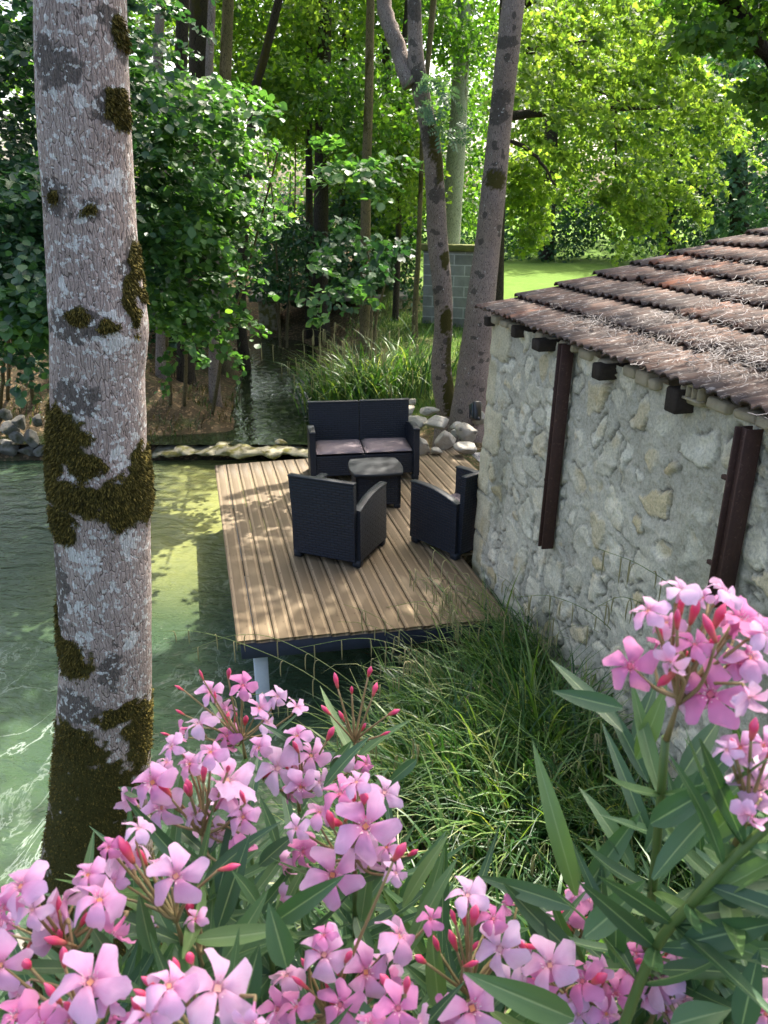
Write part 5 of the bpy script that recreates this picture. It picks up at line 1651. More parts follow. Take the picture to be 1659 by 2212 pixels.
def sedge(label, base_, n, L0, L1, wid, ns, SL, seed, bias=(0, 0), mat='grass', spread=.16, arch=(1.2, 2.6), catk=.06):
    g = np.random.default_rng(seed)
    b_ = np.array(base_, float)
    root = empty('sedge_plant', b_, 0, label, 'sedge', 'pendulous sedge plants')
    B = b_ + np.c_[g.normal(size=(n, 2)) * spread, np.zeros(n)]
    V, Q, _ = blades(B, g.uniform(L0, L1, n), g.uniform(wid * .6, wid, n), rlean(n, g, bias), g.uniform(*arch, n), seed + 1, 7)
    part('blades', root, V, Q, M[mat])
    if ns:
        Bs = b_ + np.c_[g.normal(size=(ns, 2)) * spread * .6, np.zeros(ns)]
        V, Q, Pp = blades(Bs, g.uniform(*SL, ns), np.full(ns, .0016), rlean(ns, g, bias), g.uniform(.9, 1.9, ns), seed + 2, 10)
        for k in range(ns):
            tb = MB()
            tb.tube(Pp[k], np.linspace(.0022, .0012, 11), 5)
            so2 = tb.build('flower_stem', M['sstem'], root)
            for q in range(g.integers(3, 6)):
                i = g.integers(6, 11)
                p = Pp[k][min(i, 10)]
                l = catk * g.uniform(.7, 1.4)
                dx, dy = g.normal(size=2) * .012
                pts_ = [p, p + np.array([dx, dy, -l * .15]), p + np.array([dx * 1.2, dy * 1.2, -l * .6]), p + np.array([dx * 1.1, dy * 1.1, -l])]
                cv = MB(); cv.tube(catmull(pts_, 7), np.array([.001, .0022, .003, .0034, .0033, .0028, .001]) * (catk / .06) ** .5, 5); cv.build('catkin', M['catkin'], so2)
    return root
zb = lambda x, y: terrain_h(np.array([x]), np.array([y]))[0]
for (x, y, lab, n, SL, bias, ns, sd) in [
        (1.12, 5.05, 'arching sedge with hanging catkins where deck and stone wall meet', 170, (.8, 1.5), (-1.2, -.2), 15, 701),
        (.62, 4.55, 'long-stemmed sedge spreading over the front edge of the deck', 200, (.9, 1.5), (-1.1, .2), 14, 705),
        (1.5, 3.9, 'sedge leaning against the middle of the stone wall', 170, (.7, 1.2), (-.4, -.2), 8, 709),
        (.25, 3.7, 'broad-bladed sedge drooping to the water behind the pink flowers', 220, (.9, 1.5), (-1.4, -.1), 9, 713),
        (.95, 3.2, 'dense sedge tussock in the middle of the bank', 230, (.7, 1.1), (-.3, -.5), 7, 717),
        (1.75, 3.0, 'sedge under the rusty upright by the right edge', 180, (.6, 1.0), (-.3, -.4), 5, 721),
        (.1, 2.9, 'sedge tussock behind the left oleander', 160, (.7, 1.1), (-1.0, -.1), 6, 725)]:
    sedge(lab, (x, y, zb(x, y)), n, .5, 1.1, .0085, ns, SL, sd, bias, catk=.11)
# long flowering stems arching over the deck edge and against the wall
ar = empty('sedge_plant', (.75, 4.3, zb(.75, 4.3)), 0, 'tall flowering sedge whose long stems arch over the front of the deck', 'sedge', 'pendulous sedge plants')
g = np.random.default_rng(733)
for k, (pp, q0) in enumerate([([(900, 1660, 4.2), (700, 1480, 4.4), (560, 1405, 4.6), (430, 1365, 4.8), (340, 1364, 4.9)], .3), ([(930, 1640, 4.2), (760, 1475, 4.5), (610, 1385, 4.7), (510, 1372, 4.8), (415, 1402, 4.9)], .3),
        ([(1290, 1520, 4.6), (1180, 1385, 4.8), (1060, 1295, 4.9), (985, 1262, 4.9), (950, 1290, 4.9)], .45), ([(1120, 1560, 4.5), (1010, 1370, 4.8), (930, 1302, 4.9), (835, 1312, 5.0)], .4),
        ([(1400, 1480, 4.2), (1310, 1350, 4.3), (1200, 1290, 4.4), (1110, 1290, 4.5)], .4), ([(1560, 1480, 3.6), (1480, 1300, 3.7), (1390, 1225, 3.8), (1295, 1186, 3.9)], .5),
        ([(1060, 1600, 4.3), (930, 1440, 4.5), (800, 1380, 4.6), (640, 1400, 4.8)], .35), ([(1160, 1520, 4.7), (1130, 1380, 4.8), (1060, 1290, 4.9), (1000, 1240, 5.0), (930, 1180, 5.1)], .5),
        ([(900, 1700, 3.9), (700, 1540, 4.1), (560, 1500, 4.2), (450, 1520, 4.3)], .5), ([(1480, 1500, 3.7), (1420, 1340, 3.8), (1350, 1290, 3.9), (1290, 1310, 4.0)], .5), ([(1000, 1560, 4.3), (930, 1430, 4.5), (860, 1400, 4.6), (780, 1440, 4.7)], .4)]):
    P_ = catmull([at(*q) for q in pp], 26)
    tb = MB(); tb.tube(P_, np.linspace(.0034, .0016, 26), 5)
    so2 = tb.build('flower_stem', M['sstem'], ar)
    for q in range(6):
        t_ = q0 + (1 - q0) * (q + g.uniform(0, .8)) / 6
        p = P_[min(25, int(t_ * 25))]; l = g.uniform(.09, .17)
        dx, dy = g.normal(size=2) * .02
        cv = MB(); cv.tube(catmull([p, p + np.array([dx, dy, .004 - l * .1]), p + np.array([dx * 1.3, dy * 1.3, -l * .6]), p + np.array([dx * 1.2, dy * 1.2, -l])], 8), np.array([.0012, .002, .0034, .0042, .0045, .0042, .0032, .001]), 5)
        cv.build('catkin', M['catkin'], so2)
# far sedge behind the sofa
for (px_2, py_2, lab, n, sd, bias, ns) in [(800, 872, 'sunlit sedge with pale catkins behind the sofa back', 420, 741, (-.4, -.3), 26), (880, 868, 'bright broad-leaved sedge at the right of the clump behind the sofa', 150, 745, (.2, -.3), 3), (735, 850, 'sedge hanging into the stream left of the clump behind the sofa', 260, 749, (-.9, -.2), 16)]:
    p = gnd(px_2, py_2, -.15)
    sedge(lab, (p[0], p[1], zb(p[0], p[1])), n, .6, 1.6, .017, ns, (1.3, 2.0), sd, bias, 'grass', .3, (1.0, 2.6), .24)
g = np.random.default_rng(23)
n = 5200
bx = g.uniform(-6.5, -2.2, n); by = g.uniform(12.4, 20, n)
ok = ~inpoly(bx, by, POOL) & (polydist(bx, by, POOL) > .12) & (fbm(np.stack([bx * 1.5, by * 1.5, bx * 0], -1), 3, 29) > .46)
B = np.stack([bx[ok], by[ok], terrain_h(bx[ok], by[ok])], -1)
V, Q, _ = blades(B, g.uniform(.08, .32, len(B)), g.uniform(.004, .012, len(B)), rlean(len(B), g, (.5, -.5)), g.uniform(1.5, 3.5, len(B)), 24, 4)
o = part('bank_litter', None, V, Q, M['litter'])
tag(o, 'brown roots, dead grass and ground ivy trailing over the far bank', 'bank litter', kind='stuff')
# short grass of lawn and banks
g = np.random.default_rng(19)
n = 9000
bx = g.uniform(-1.0, 3.2, n); by = g.uniform(12.2, 22, n)
ok = ~inpoly(bx, by, POOL) & (fbm(np.stack([bx, by, bx * 0], -1), 3, 9) > .42)
B = np.stack([bx[ok], by[ok], terrain_h(bx[ok], by[ok])], -1)
V, Q, _ = blades(B, g.uniform(.06, .22, len(B)), g.uniform(.004, .009, len(B)), rlean(len(B), g), g.uniform(.5, 2, len(B)), 20, 3)
o = part('orchard_grass', None, V, Q, M['grass'])
tag(o, 'short rough grass growing in the shade around the twin trees', 'grass', kind='stuff')

# ------------------------------------------------------------------ oleanders
m = NT('oleander_petal')
uvn = m.n('UVMap').outputs[0]
sx = m.n('SeparateXYZ'); m.l(uvn, sx.inputs[0])
c = m.ramp(sx.outputs[1], [(0, (.7, .28, .1)), (.10, (.72, .20, .28)), (.2, (.70, .17, .38)), (.42, (.72, .29, .53)), (.72, (.74, .385, .62)), (1, (.76, .47, .69))])
oi = m.n('ObjectInfo').outputs['Random']
c = m.mix(m.math('MULTIPLY_ADD', m.math('POWER', oi, 2.0), .5, m.math('MULTIPLY', m.rand(), .22)), c, (.82, .68, .8))
mpv = m.n('Mapping'); m.l(uvn, mpv.inputs[0]); mpv.inputs['Scale'].default_value = (16, 1.6, 1)
c = m.mix(m.math('MULTIPLY', m.math('LESS_THAN', oi, .24), .55), c, (.72, .17, .40))
vn = m.noise(mpv.outputs[0], 2.0, 4)
c = m.mix(m.ramp(vn, [(.5, (0, 0, 0)), (.75, (.45, .45, .45))]), c, (.70, .24, .48))
m.fin(c, .55, spec=.25)
tr = m.n('BsdfTranslucent'); m.l(c, tr.inputs[0])
mx = m.n('MixShader'); mx.inputs[0].default_value = .38
m.l(m.b.outputs[0], mx.inputs[1]); m.l(tr.outputs[0], mx.inputs[2]); m.l(mx.outputs[0], m.o.inputs[0])
M['petal'] = m.m
m = NT('oleander_bud')
uvn = m.n('UVMap').outputs[0]
sx = m.n('SeparateXYZ'); m.l(uvn, sx.inputs[0])
M['bud'] = m.fin(m.ramp(sx.outputs[1], [(0, (.3, .1, .04)), (.25, (.6, .11, .1)), (.6, (.72, .045, .13)), (1, (.78, .12, .24))]), .45)
m = NT('oleander_stem')
co = m.coord('Object')
M['ostem'] = m.fin(m.mix(m.noise(co, 9, 3), (.06, .12, .025), (.12, .17, .04)), .5)
m = NT('oleander_twig')
M['otwig'] = m.fin(m.mix(m.noise(m.coord('Object'), 14, 3), (.2, .2, .07), (.3, .17, .08)), .6)
m = NT('oleander_leaf')
uvn = m.n('UVMap').outputs[0]
sx = m.n('SeparateXYZ'); m.l(uvn, sx.inputs[0])
ru = m.rand()
c = m.ramp(ru, [(0, (.026, .07, .03)), (.5, (.046, .108, .042)), (.82, (.075, .15, .05)), (1, (.12, .2, .06))])
ad = m.math('ABSOLUTE', m.math('SUBTRACT', sx.outputs[0], .5))
c = m.mix(m.ramp(ad, [(.015, (1, 1, 1)), (.045, (0, 0, 0))]), c, (.19, .27, .12))
vein = m.math('ABSOLUTE', m.math('SINE', m.math('MULTIPLY', m.math('ADD', sx.outputs[1], m.math('MULTIPLY', ad, -.25)), 190)))
c = m.mix(m.math('MULTIPLY', vein, .12), c, (.1, .16, .08))
m.fin(c, .38, m.bump(m.math('ADD', vein, m.math('MULTIPLY', m.ramp(ad, [(.03, (0, 0, 0)), (.12, (1, 1, 1))]), 3)), .22, .002), .5)
tr = m.n('BsdfTranslucent'); m.l(m.mix(1.0, c, (2.0, 2.4, .8), 'MULTIPLY'), tr.inputs[0])
mx = m.n('MixShader'); mx.inputs[0].default_value = .2
m.l(m.b.outputs[0], mx.inputs[1]); m.l(tr.outputs[0], mx.inputs[2]); m.l(mx.outputs[0], m.o.inputs[0])
M['oleaf'] = m.m
m = NT('oleander_throat')
M['throat'] = m.fin(m.ramp(m.rand(), [(0, (.85, .55, .55)), (1, (.88, .78, .78))]), .6)

def flower_mesh(seed, open_=1.0, curl=.25):
    """five-petal pinwheel; mouth at origin, facing +Z, about 50 mm across"""
    g = np.random.default_rng(seed)
    V, UV, Q, mi = [], [], [], []
    nu, nv = 7, 5
    for k in range(5):
        a0 = 2 * math.pi * k / 5 + g.normal() * .08
        Lp = .0235 * g.uniform(.88, 1.1); wmax = .0079 * g.uniform(.85, 1.15)
        cu = curl * g.uniform(.3, 1.8); op = open_ * g.uniform(.9, 1.1)
        tws = g.uniform(.1, .45)
        b0 = len(V)
        for i in range(nu):
            t = i / (nu - 1)
            w = wmax * (.30 + 1.05 * math.sin(min(1, t * 1.12) * math.pi * .5) ** 1.2) * (1 - .75 * max(0, t - .72) ** 1.2 / .28 ** 1.2 * .8)
            # radial profile: rises out of the throat then opens flat and curls back
            ang = (1 - op) * 1.25 + (.95 * (1 - t) ** 3) - cu * t * t * 1.4
            rr_ = .0035 + Lp * t * math.cos(ang * .75)
            zz = .001 + Lp * t * math.sin(ang) * .85
            for j in range(nv):
                s = (j / (nv - 1) - .5) * 2
                tipo = -.0016 * s * s * (t > .7) + (.0022 * s * t if True else 0)
                x = rr_ + tipo; y = s * w + .0045 * t * t
                z = zz + (s * tws * w) + .0015 * (1 - s * s) * (1 - t) + g.normal() * .0006 + .0017 * t * math.sin(3.5 * s + 6 * t + k * 1.7 + seed)
                V.append([x * math.cos(a0) - y * math.sin(a0), x * math.sin(a0) + y * math.cos(a0), z])
                UV.append([s * .5 + .5, .12 + .88 * t])
        q = grid_quads(nu, nv) + b0
        Q += q.tolist(); mi += [0] * len(q)
    # tube
    P = np.array([[0, 0, -.021], [0, 0, -.015], [0, 0, -.008], [0, 0, -.003], [0, 0, .0012]])
    tv, tq, _ = tube_geo(P, np.array([.0014, .0018, .003, .0042, .0048]), 10, False)
    b0 = len(V); V += tv.tolist()
    UV += [[.5, .42 - .04 * (i // 10)] for i in range(len(tv))]
    Q += (tq + b0).tolist(); mi += [0] * len(tq)
    # fringed throat
    for k in range(15):
        a = 2 * math.pi * k / 15 + g.normal() * .1
        r0 = .0034; h = g.uniform(.004, .0075); r1 = .004 + g.uniform(.0, .0035)
        w = .0006
        c, s = math.cos(a), math.sin(a)
        b0 = len(V)
        V += [[r0 * c - w * s, r0 * s + w * c, -.001], [r0 * c + w * s, r0 * s - w * c, -.001], [r1 * c + w * .4 * s, r1 * s - w * .4 * c, h], [r1 * c - w * .4 * s, r1 * s + w * .4 * c, h]]
        UV += [[0, 0]] * 4
        Q.append([b0, b0 + 1, b0 + 2, b0 + 3]); mi.append(1)
    # stamens disc
    b0 = len(V)
    for k in range(4):
        V.append([.003 * math.cos(k * 1.57), .003 * math.sin(k * 1.57), .0005])
        UV.append([.5, .0])
    Q.append([b0, b0 + 1, b0 + 2, b0 + 3]); mi.append(0)
    # calyx
    tv, tq, _ = tube_geo(np.array([[0, 0, -.0245], [0, 0, -.022], [0, 0, -.018]]), np.array([.0012, .0023, .0021]), 8, False)
    b0 = len(V); V += tv.tolist(); UV += [[.5, .1]] * len(tv); Q += (tq + b0).tolist(); mi += [2] * len(tq)
    return mesh_data('flower', np.array(V), np.array(Q), [M['petal'], M['throat'], M['otwig']], uv=np.array(UV), mi=mi)
FLO = [flower_mesh(900 + k, 1.0, .22) for k in range(4)] + [flower_mesh(910, .86, .35), flower_mesh(911, .62, .5), flower_mesh(912, .7, .1), flower_mesh(913, .9, .7)]
def bud_mesh(seed, fat):
    P = np.array([[0, 0, t] for t in np.linspace(0, .026, 9)])
    rr_ = np.array([.0012, .0022, .0026, .003, .0036, .0038, .0032, .002, .0004]) * fat
    V, Q, T = tube_geo(P, rr_, 8)
    tw = np.linspace(0, 1.4, 9)
    uv = [[.5, (v[2] / .026)] for v in V]
    return mesh_data('bud', V, [Q, T], [M['bud']], uv=np.array(uv))
BUD = [bud_mesh(1, 1.0), bud_mesh(2, 1.25), bud_mesh(3, .8)]

def orient(o, p, d, spin, s):
    q = Vector(d).to_track_quat('Z', 'Y')
    o.rotation_euler = (q @ Matrix.Rotation(spin, 4, 'Z').to_quaternion()).to_euler()
    o.location = Vector(p)
    o.scale = (s, s, s)

def oleaf_geo(b, tip, nrm_, wid, bend, n=9):
    """lanceolate leaf from b to tip"""
    b = np.array(b, float); tip = np.array(tip, float)
    L = np.linalg.norm(tip - b); d = (tip - b) / L
    nn = np.array(nrm_, float); nn = nn - d * (nn @ d); nn = nrm(nn)
    x = np.cross(d, nn)
    V, UV = [], []
    for i in range(n):
        t = i / (n - 1)
        w = wid * (math.sin(math.pi * min(1, t ** .8 * .97 + .03)) ** .8) * (1 - .25 * t)
        if i == n - 1: w = wid * .02
        c = b + d * L * t + nn * bend * L * math.sin(math.pi * t)
        V += [c + x * w + nn * w * .28, c + x * w * .5 + nn * w * .07, c, c - x * w * .5 + nn * w * .07, c - x * w + nn * w * .28]
        UV += [[0, t], [.25, t], [.5, t], [.75, t], [1, t]]
    return np.array(V), grid_quads(n, 5), np.array(UV)

class Ole:
    def __init__(s, base_, label):
        s.root = empty('oleander_shrub', base_, 0, label, 'oleander shrub', 'pink oleanders in the foreground')
        s.base = np.array(base_, float)
        s.lv, s.lq, s.lu, s.n = [], [], [], 0
    def leaf(s, b, t, nn, w, bend):
        V, Q, UV = oleaf_geo(b, t, nn, w, bend)
        s.lv.append(V); s.lq.append(Q + s.n); s.lu.append(UV); s.n += len(V)
    def finish(s):
        part('foliage', s.root, np.concatenate(s.lv), np.concatenate(s.lq), M['oleaf'], uv=np.concatenate(s.lu))
    def stem(s, pts, r0, r1, leaves=True, seed=1, lmin=.08, lmax=.14, gap=.045):
        g = np.random.default_rng(seed)
        P = catmull(pts, 26)
        b = MB(); b.tube(P, np.linspace(r0, r1, 26), 8); b.build('stem', M['ostem'], s.root)
        if leaves:
            T = nrm(np.gradient(P, axis=0))
            acc = 0; ph = g.uniform(0, 6)
            for i in range(5, 26):
                acc += np.linalg.norm(P[i] - P[i - 1])
                if acc > gap:
                    acc = 0; ph += 1.05
                    for k in range(3):
                        a = ph + k * 2.094 + g.normal() * .2
                        ref = nrm(np.cross(T[i], [.3, .2, 1])); r2_ = np.cross(T[i], ref)
                        od = ref * math.cos(a) + r2_ * math.sin(a)
                        d = nrm(od * g.uniform(.6, 1.1) + T[i] * g.uniform(.35, 1.0))
                        L = g.uniform(lmin, lmax)
                        s.leaf(P[i], P[i] + d * L, nrm(T[i] - od * .3 + g.normal(size=3) * .2), g.uniform(.0062, .0095), g.uniform(-.10, .06))
    def cluster(s, c, flowers, buds, seed, base_px=None, label=None):
        """flowers: (px, py, size px, facing or None); buds: (px, py, dirx, diry)"""
        g = np.random.default_rng(seed)
        c = np.array(c, float)
        items = []
        depth = (c - CAM) @ fw
        tw = MB()
        loc_f, loc_b = [], []
        for f in flowers:
            x, y, sz = f[:3]
            fd = f[3] if len(f) > 3 else None
            dd = depth + g.uniform(-.035, .02)
            p = dep(x, y, dd)
            s_f = sz * dd / F_PX / .052
            tc = nrm(CAM - p)
            if fd == 'side':
                dr_ = nrm(np.array([g.normal() * .3, -.1, 1.0]))
                me = FLO[5]
            elif fd == 'front':
                dr_ = nrm(tc + g.normal(size=3) * .14 + np.array([0, 0, .1])); me = FLO[g.integers(0, 4)]
            elif fd == 'down':
                dr_ = nrm(np.array([g.normal() * .5, -.8, -.35])); me = FLO[g.choice([5, 7, 4])]
            else:
                ra = nrm(p - c + 1e-6)
                dr_ = nrm(tc * .75 + ra * .55 + np.array([0, 0, .45]) + g.normal(size=3) * .38); me = FLO[g.choice([0, 1, 2, 3, 4, 4, 6, 7, 7])]
            loc_f.append((p, dr_, s_f, me))
            e = p - dr_ * .0245 * s_f
            q = c + np.array([0, 0, -.03])
            tw.tube(catmull([q, (q + e) / 2 - dr_ * .012 + np.array([0, 0, -.004]), e], 8), np.linspace(.0019, .0011, 8), 6)
        ext = []
        for f in flowers:         # smaller, half-open flowers layered behind and between
            if f[2] > 60 and g.random() < .62:
                ext.append((f[0] + g.normal() * f[2] * .45, f[1] + abs(g.normal()) * f[2] * .3 + 6, f[2] * g.uniform(.5, .78)))
        for (x, y, sz) in ext:
            dd = depth + g.uniform(.015, .06)
            p = dep(x, y, dd)
            ra = nrm(p - c + 1e-6)
            dr_ = nrm(nrm(CAM - p) * .35 + ra * .7 + np.array([0, 0, .5]) + g.normal(size=3) * .55)
            s_f = sz * dd / F_PX / .052
            loc_f.append((p, dr_, s_f, FLO[g.choice([4, 5, 5, 6, 7])]))
            e = p - dr_ * .0245 * s_f; q = c + np.array([0, 0, -.03])
            tw.tube(catmull([q, (q + e) / 2 - dr_ * .01, e], 8), np.linspace(.0017, .001, 8), 6)
        for bb in buds:
            x, y, dx, dy = bb[:4]
            dd = depth + g.uniform(-.03, .03)
            p = dep(x, y, dd)
            dr_ = nrm(np.array([dx, g.normal() * .25 - .1, dy]))
            loc_b.append((p, dr_))
            q = c + np.array([0, 0, -.035])
            tw.tube(catmull([q, (q + p) / 2 - dr_ * .008, p], 8), np.linspace(.0018, .0012, 8), 6)
        # cluster stalk
        tw.tube(catmull([c + np.array([0, .01, -.075]), c + np.array([0, 0, -.03]), c + np.array([0, 0, .005])], 6), [.003, .0024, .0014, .001, .001, .001], 6)
        cl = empty('tmp', c, 0, 'x', 'x'); bpy.data.objects.remove(cl)
        V = np.concatenate(tw.v)
        o = part('flower_cluster', s.root, V, [np.concatenate(tw.q), np.concatenate(tw.t)], M['otwig'])
        for (p, dr_, s_f, me) in loc_f:
            f = link('flower', me, o)
            orient(f, p - s.base, dr_, g.uniform(0, 6.28), s_f)
        for (p, dr_) in loc_b:
            f = link('bud', BUD[g.integers(0, 3)], o)
            orient(f, p - s.base, dr_, g.uniform(0, 6.28), g.uniform(.62, .98))
        return o

def rb(x, y, r, n, seed):     # scatter of small buds round a cluster centre
    g = np.random.default_rng(seed)
    return [(x + g.normal() * r, y + g.normal() * r * .8, g.normal() * .5, .8) for _ in range((n + 1) // 2)]

left = Ole((-.05, .62, 1.1), 'pink oleander in full flower filling the lower left of the foreground')
right = Ole((.55, .62, 1.15), 'pink oleander with long leaves rising at the lower right by the wall')
LCL = [  # centre px, depth, flowers, buds
    ((520, 1545), 1.12, [(430, 1565, 78), (525, 1480, 66), (455, 1495, 62), (600, 1505, 56), (640, 1528, 52), (560, 1530, 60), (575, 1560, 56), (490, 1590, 64)],
     [(398, 1492, -.5, .6), (493, 1466, .2, 1), (440, 1470, -.3, .9), (372, 1590, -.8, .5), (465, 1520, 0, 1), (400, 1545, -.5, .5)] + rb(520, 1550, 26, 6, 1)),
    ((765, 1545), 1.05, [], [(795, 1462, .25, 1), (730, 1488, -.2, 1), (838, 1545, .8, .6), (760, 1500, 0, 1), (715, 1545, -.6, .7), (805, 1505, .3, .9), (780, 1580, .3, .7), (745, 1560, -.4, .8), (820, 1590, .7, .5)]),
    ((640, 1655), 1.0, [(600, 1660, 112, 'front'), (672, 1632, 84), (642, 1590, 66), (560, 1615, 62), (690, 1690, 60), (650, 1700, 78), (745, 1640, 60), (790, 1650, 50)], rb(640, 1640, 30, 7, 2) + [(706, 1600, .4, .9)]),
    ((430, 1735), .80, [(330, 1690, 112), (490, 1685, 135), (350, 1745, 96), (525, 1765, 84), (410, 1650, 70), (372, 1612, 66), (455, 1625, 76), (525, 1832, 74, 'down'), (470, 1800, 70), (420, 1760, 60)],
     [(440, 1690, .1, 1), (410, 1720, -.1, 1), (480, 1870, 1, .3), (360, 1700, -.2, 1)] + rb(430, 1730, 30, 7, 3)),
    ((765, 1790), .78, [(790, 1785, 142, 'front'), (735, 1715, 92), (830, 1712, 88), (718, 1890, 128, 'front'), (655, 1840, 84), (855, 1885, 60), (835, 1830, 66), (690, 1755, 80), (770, 1690, 70), (640, 1790, 60), (800, 1850, 84)],
     [(765, 1740, 0, 1), (880, 1850, .5, .7), (720, 1790, -.2, .8)] + rb(765, 1780, 34, 8, 4)),
    ((372, 1915), .66, [(380, 1892, 132, 'front'), (270, 1845, 110), (235, 1830, 60), (300, 1790, 70), (250, 1905, 70)], [(470, 1880, .9, .25), (318, 1870, -.2, .9), (290, 1865, -.4, .7)]),
    ((425, 1995), .70, [(422, 1985, 56), (318, 2000, 40)], rb(425, 2000, 12, 3, 5)),
    ((130, 1965), .62, [(45, 1915, 118), (135, 1955, 116), (215, 1945, 128), (118, 2022, 104, 'down'), (250, 2010, 90, 'down'), (10, 1960, 90), (190, 1890, 84), (70, 1965, 80)],
     [(130, 1990, 0, 1), (68, 2030, -.2, -.6), (170, 2005, .3, .5)] + rb(110, 1990, 34, 5, 6)),
    ((180, 2150), .56, [(195, 2122, 156, 'front'), (0, 2085, 128, 'front'), (240, 2150, 90), (35, 2195, 110), (95, 2215, 100), (150, 2205, 80)], [(65, 2090, .1, .9), (140, 2090, .1, .9), (130, 2170, -.3, .7)] + rb(160, 2180, 30, 4, 7)),
    ((410, 2160), .52, [(365, 2130, 128), (470, 2135, 184, 'front'), (320, 2190, 100), (545, 2200, 90, 'down')], [(415, 2080, .05, 1), (335, 2165, -.6, .5), (310, 2200, -.3, .8), (395, 2120, .1, 1)] + rb(400, 2170, 30, 4, 8)),
    ((705, 2130), .68, [(700, 2062, 126), (620, 2110, 96), (790, 2100, 120), (862, 2022, 114), (640, 2175, 92), (735, 2170, 100), (700, 2020, 60), (600, 2180, 80), (770, 2190, 84), (830, 2110, 84), (930, 1985, 60)],
     [(670, 2100, -.3, .9), (730, 2120, .2, 1), (745, 2080, .3, .9), (850, 1860, .4, .8)] + rb(700, 2130, 40, 10, 9)),
    ((870, 2170), .60, [(860, 2178, 104, 'front'), (800, 2215, 90), (900, 2215, 90)], rb(870, 2150, 22, 4, 10)),
    ((1020, 2080), .68, [(1010, 1935, 100, 'side'), (1080, 2050, 120), (1020, 2178, 150, 'front'), (1065, 1985, 80), (960, 2190, 70), (1100, 2120, 70)],
     [(1005, 2000, -.1, 1), (985, 1998, -.3, 1), (1020, 2000, .1, 1), (1120, 2040, .9, .35), (920, 2080, -.4, .6), (950, 2060, -.2, .7), (1000, 2090, 0, .6)] + rb(1000, 2060, 26, 5, 11)),
]
for k, (c, d, fl_s, bu) in enumerate(LCL):
    cp = dep(c[0], c[1] + 12, d)
    left.cluster(cp, fl_s, bu, 1000 + k)
    foot = left.base + np.array([(cp[0] + .05) * .45, .1 * (d - .7), 0])
    midp = (cp + foot) / 2 + np.array([(cp[0]) * .15, .05, 0])
    left.stem([foot, midp, cp + np.array([0, .012, -.075])], .008, .0032, True, 1100 + k, gap=.05)
RCL = [
    ((1480, 1420), .56, [(1362, 1440, 118, 'front'), (1470, 1275, 92, 'side'), (1535, 1500, 148, 'front'), (1500, 1392, 92), (1600, 1340, 128), (1400, 1320, 92), (1440, 1345, 80), (1565, 1282, 90, 'side'), (1620, 1420, 112), (1620, 1505, 92), (1450, 1430, 80, 'down'), (1650, 1370, 90), (1590, 1430, 84)],
     [(1490, 1350, .1, 1), (1470, 1330, -.1, 1), (1540, 1360, .3, 1), (1430, 1380, -.4, .8), (1460, 1450, -.2, -.5)] + rb(1490, 1390, 34, 8, 21)),
    ((1640, 1660), .56, [(1600, 1615, 84), (1640, 1700, 140, 'front'), (1570, 1620, 64), (1650, 1610, 80), (1620, 1760, 84, 'down')], [(1622, 1600, .1, 1), (1590, 1640, -.3, .8), (1655, 1640, .2, .9)]),
    ((1245, 1985), .82, [(1230, 1965, 84), (1205, 1985, 56, 'side'), (1270, 1950, 50), (1245, 1930, 50), (1310, 1985, 56)], [(1320, 1955, .3, .9), (1260, 2010, .1, .7)] + rb(1245, 1990, 16, 3, 22)),
    ((1250, 2110), .70, [(1188, 2085, 126), (1258, 2120, 104), (1170, 2125, 90), (1330, 2145, 84, 'front'), (1215, 2170, 70, 'down'), (1290, 2090, 70), (1360, 2110, 70), (1250, 2190, 80), (1310, 2190, 80)], [(1370, 2080, .2, 1), (1300, 2130, .1, .8), (1140, 2060, -.4, .8)] + rb(1250, 2110, 30, 6, 23)),
    ((1430, 2110), .72, [(1425, 2125, 120), (1455, 2055, 84), (1395, 2150, 90), (1470, 2150, 80, 'down'), (1440, 2185, 70), (1375, 2060, 60)], rb(1420, 2090, 26, 6, 24)),
    ((1660, 2160), .62, [(1690, 2120, 120), (1655, 2190, 90)], rb(1660, 2170, 20, 3, 25)),
]
for k, (c, d, fl_s, bu) in enumerate(RCL):
    cp = dep(c[0], c[1] + 12, d)
    right.cluster(cp, fl_s, bu, 1200 + k)
    foot = right.base + np.array([(cp[0] - .4) * .4, .1 * (d - .7), 0])
    midp = (cp + foot) / 2 + np.array([(cp[0] - .4) * .2, .04, 0])
    right.stem([foot, midp, cp + np.array([0, .012, -.075])], .009, .0035, True, 1300 + k, gap=.085)
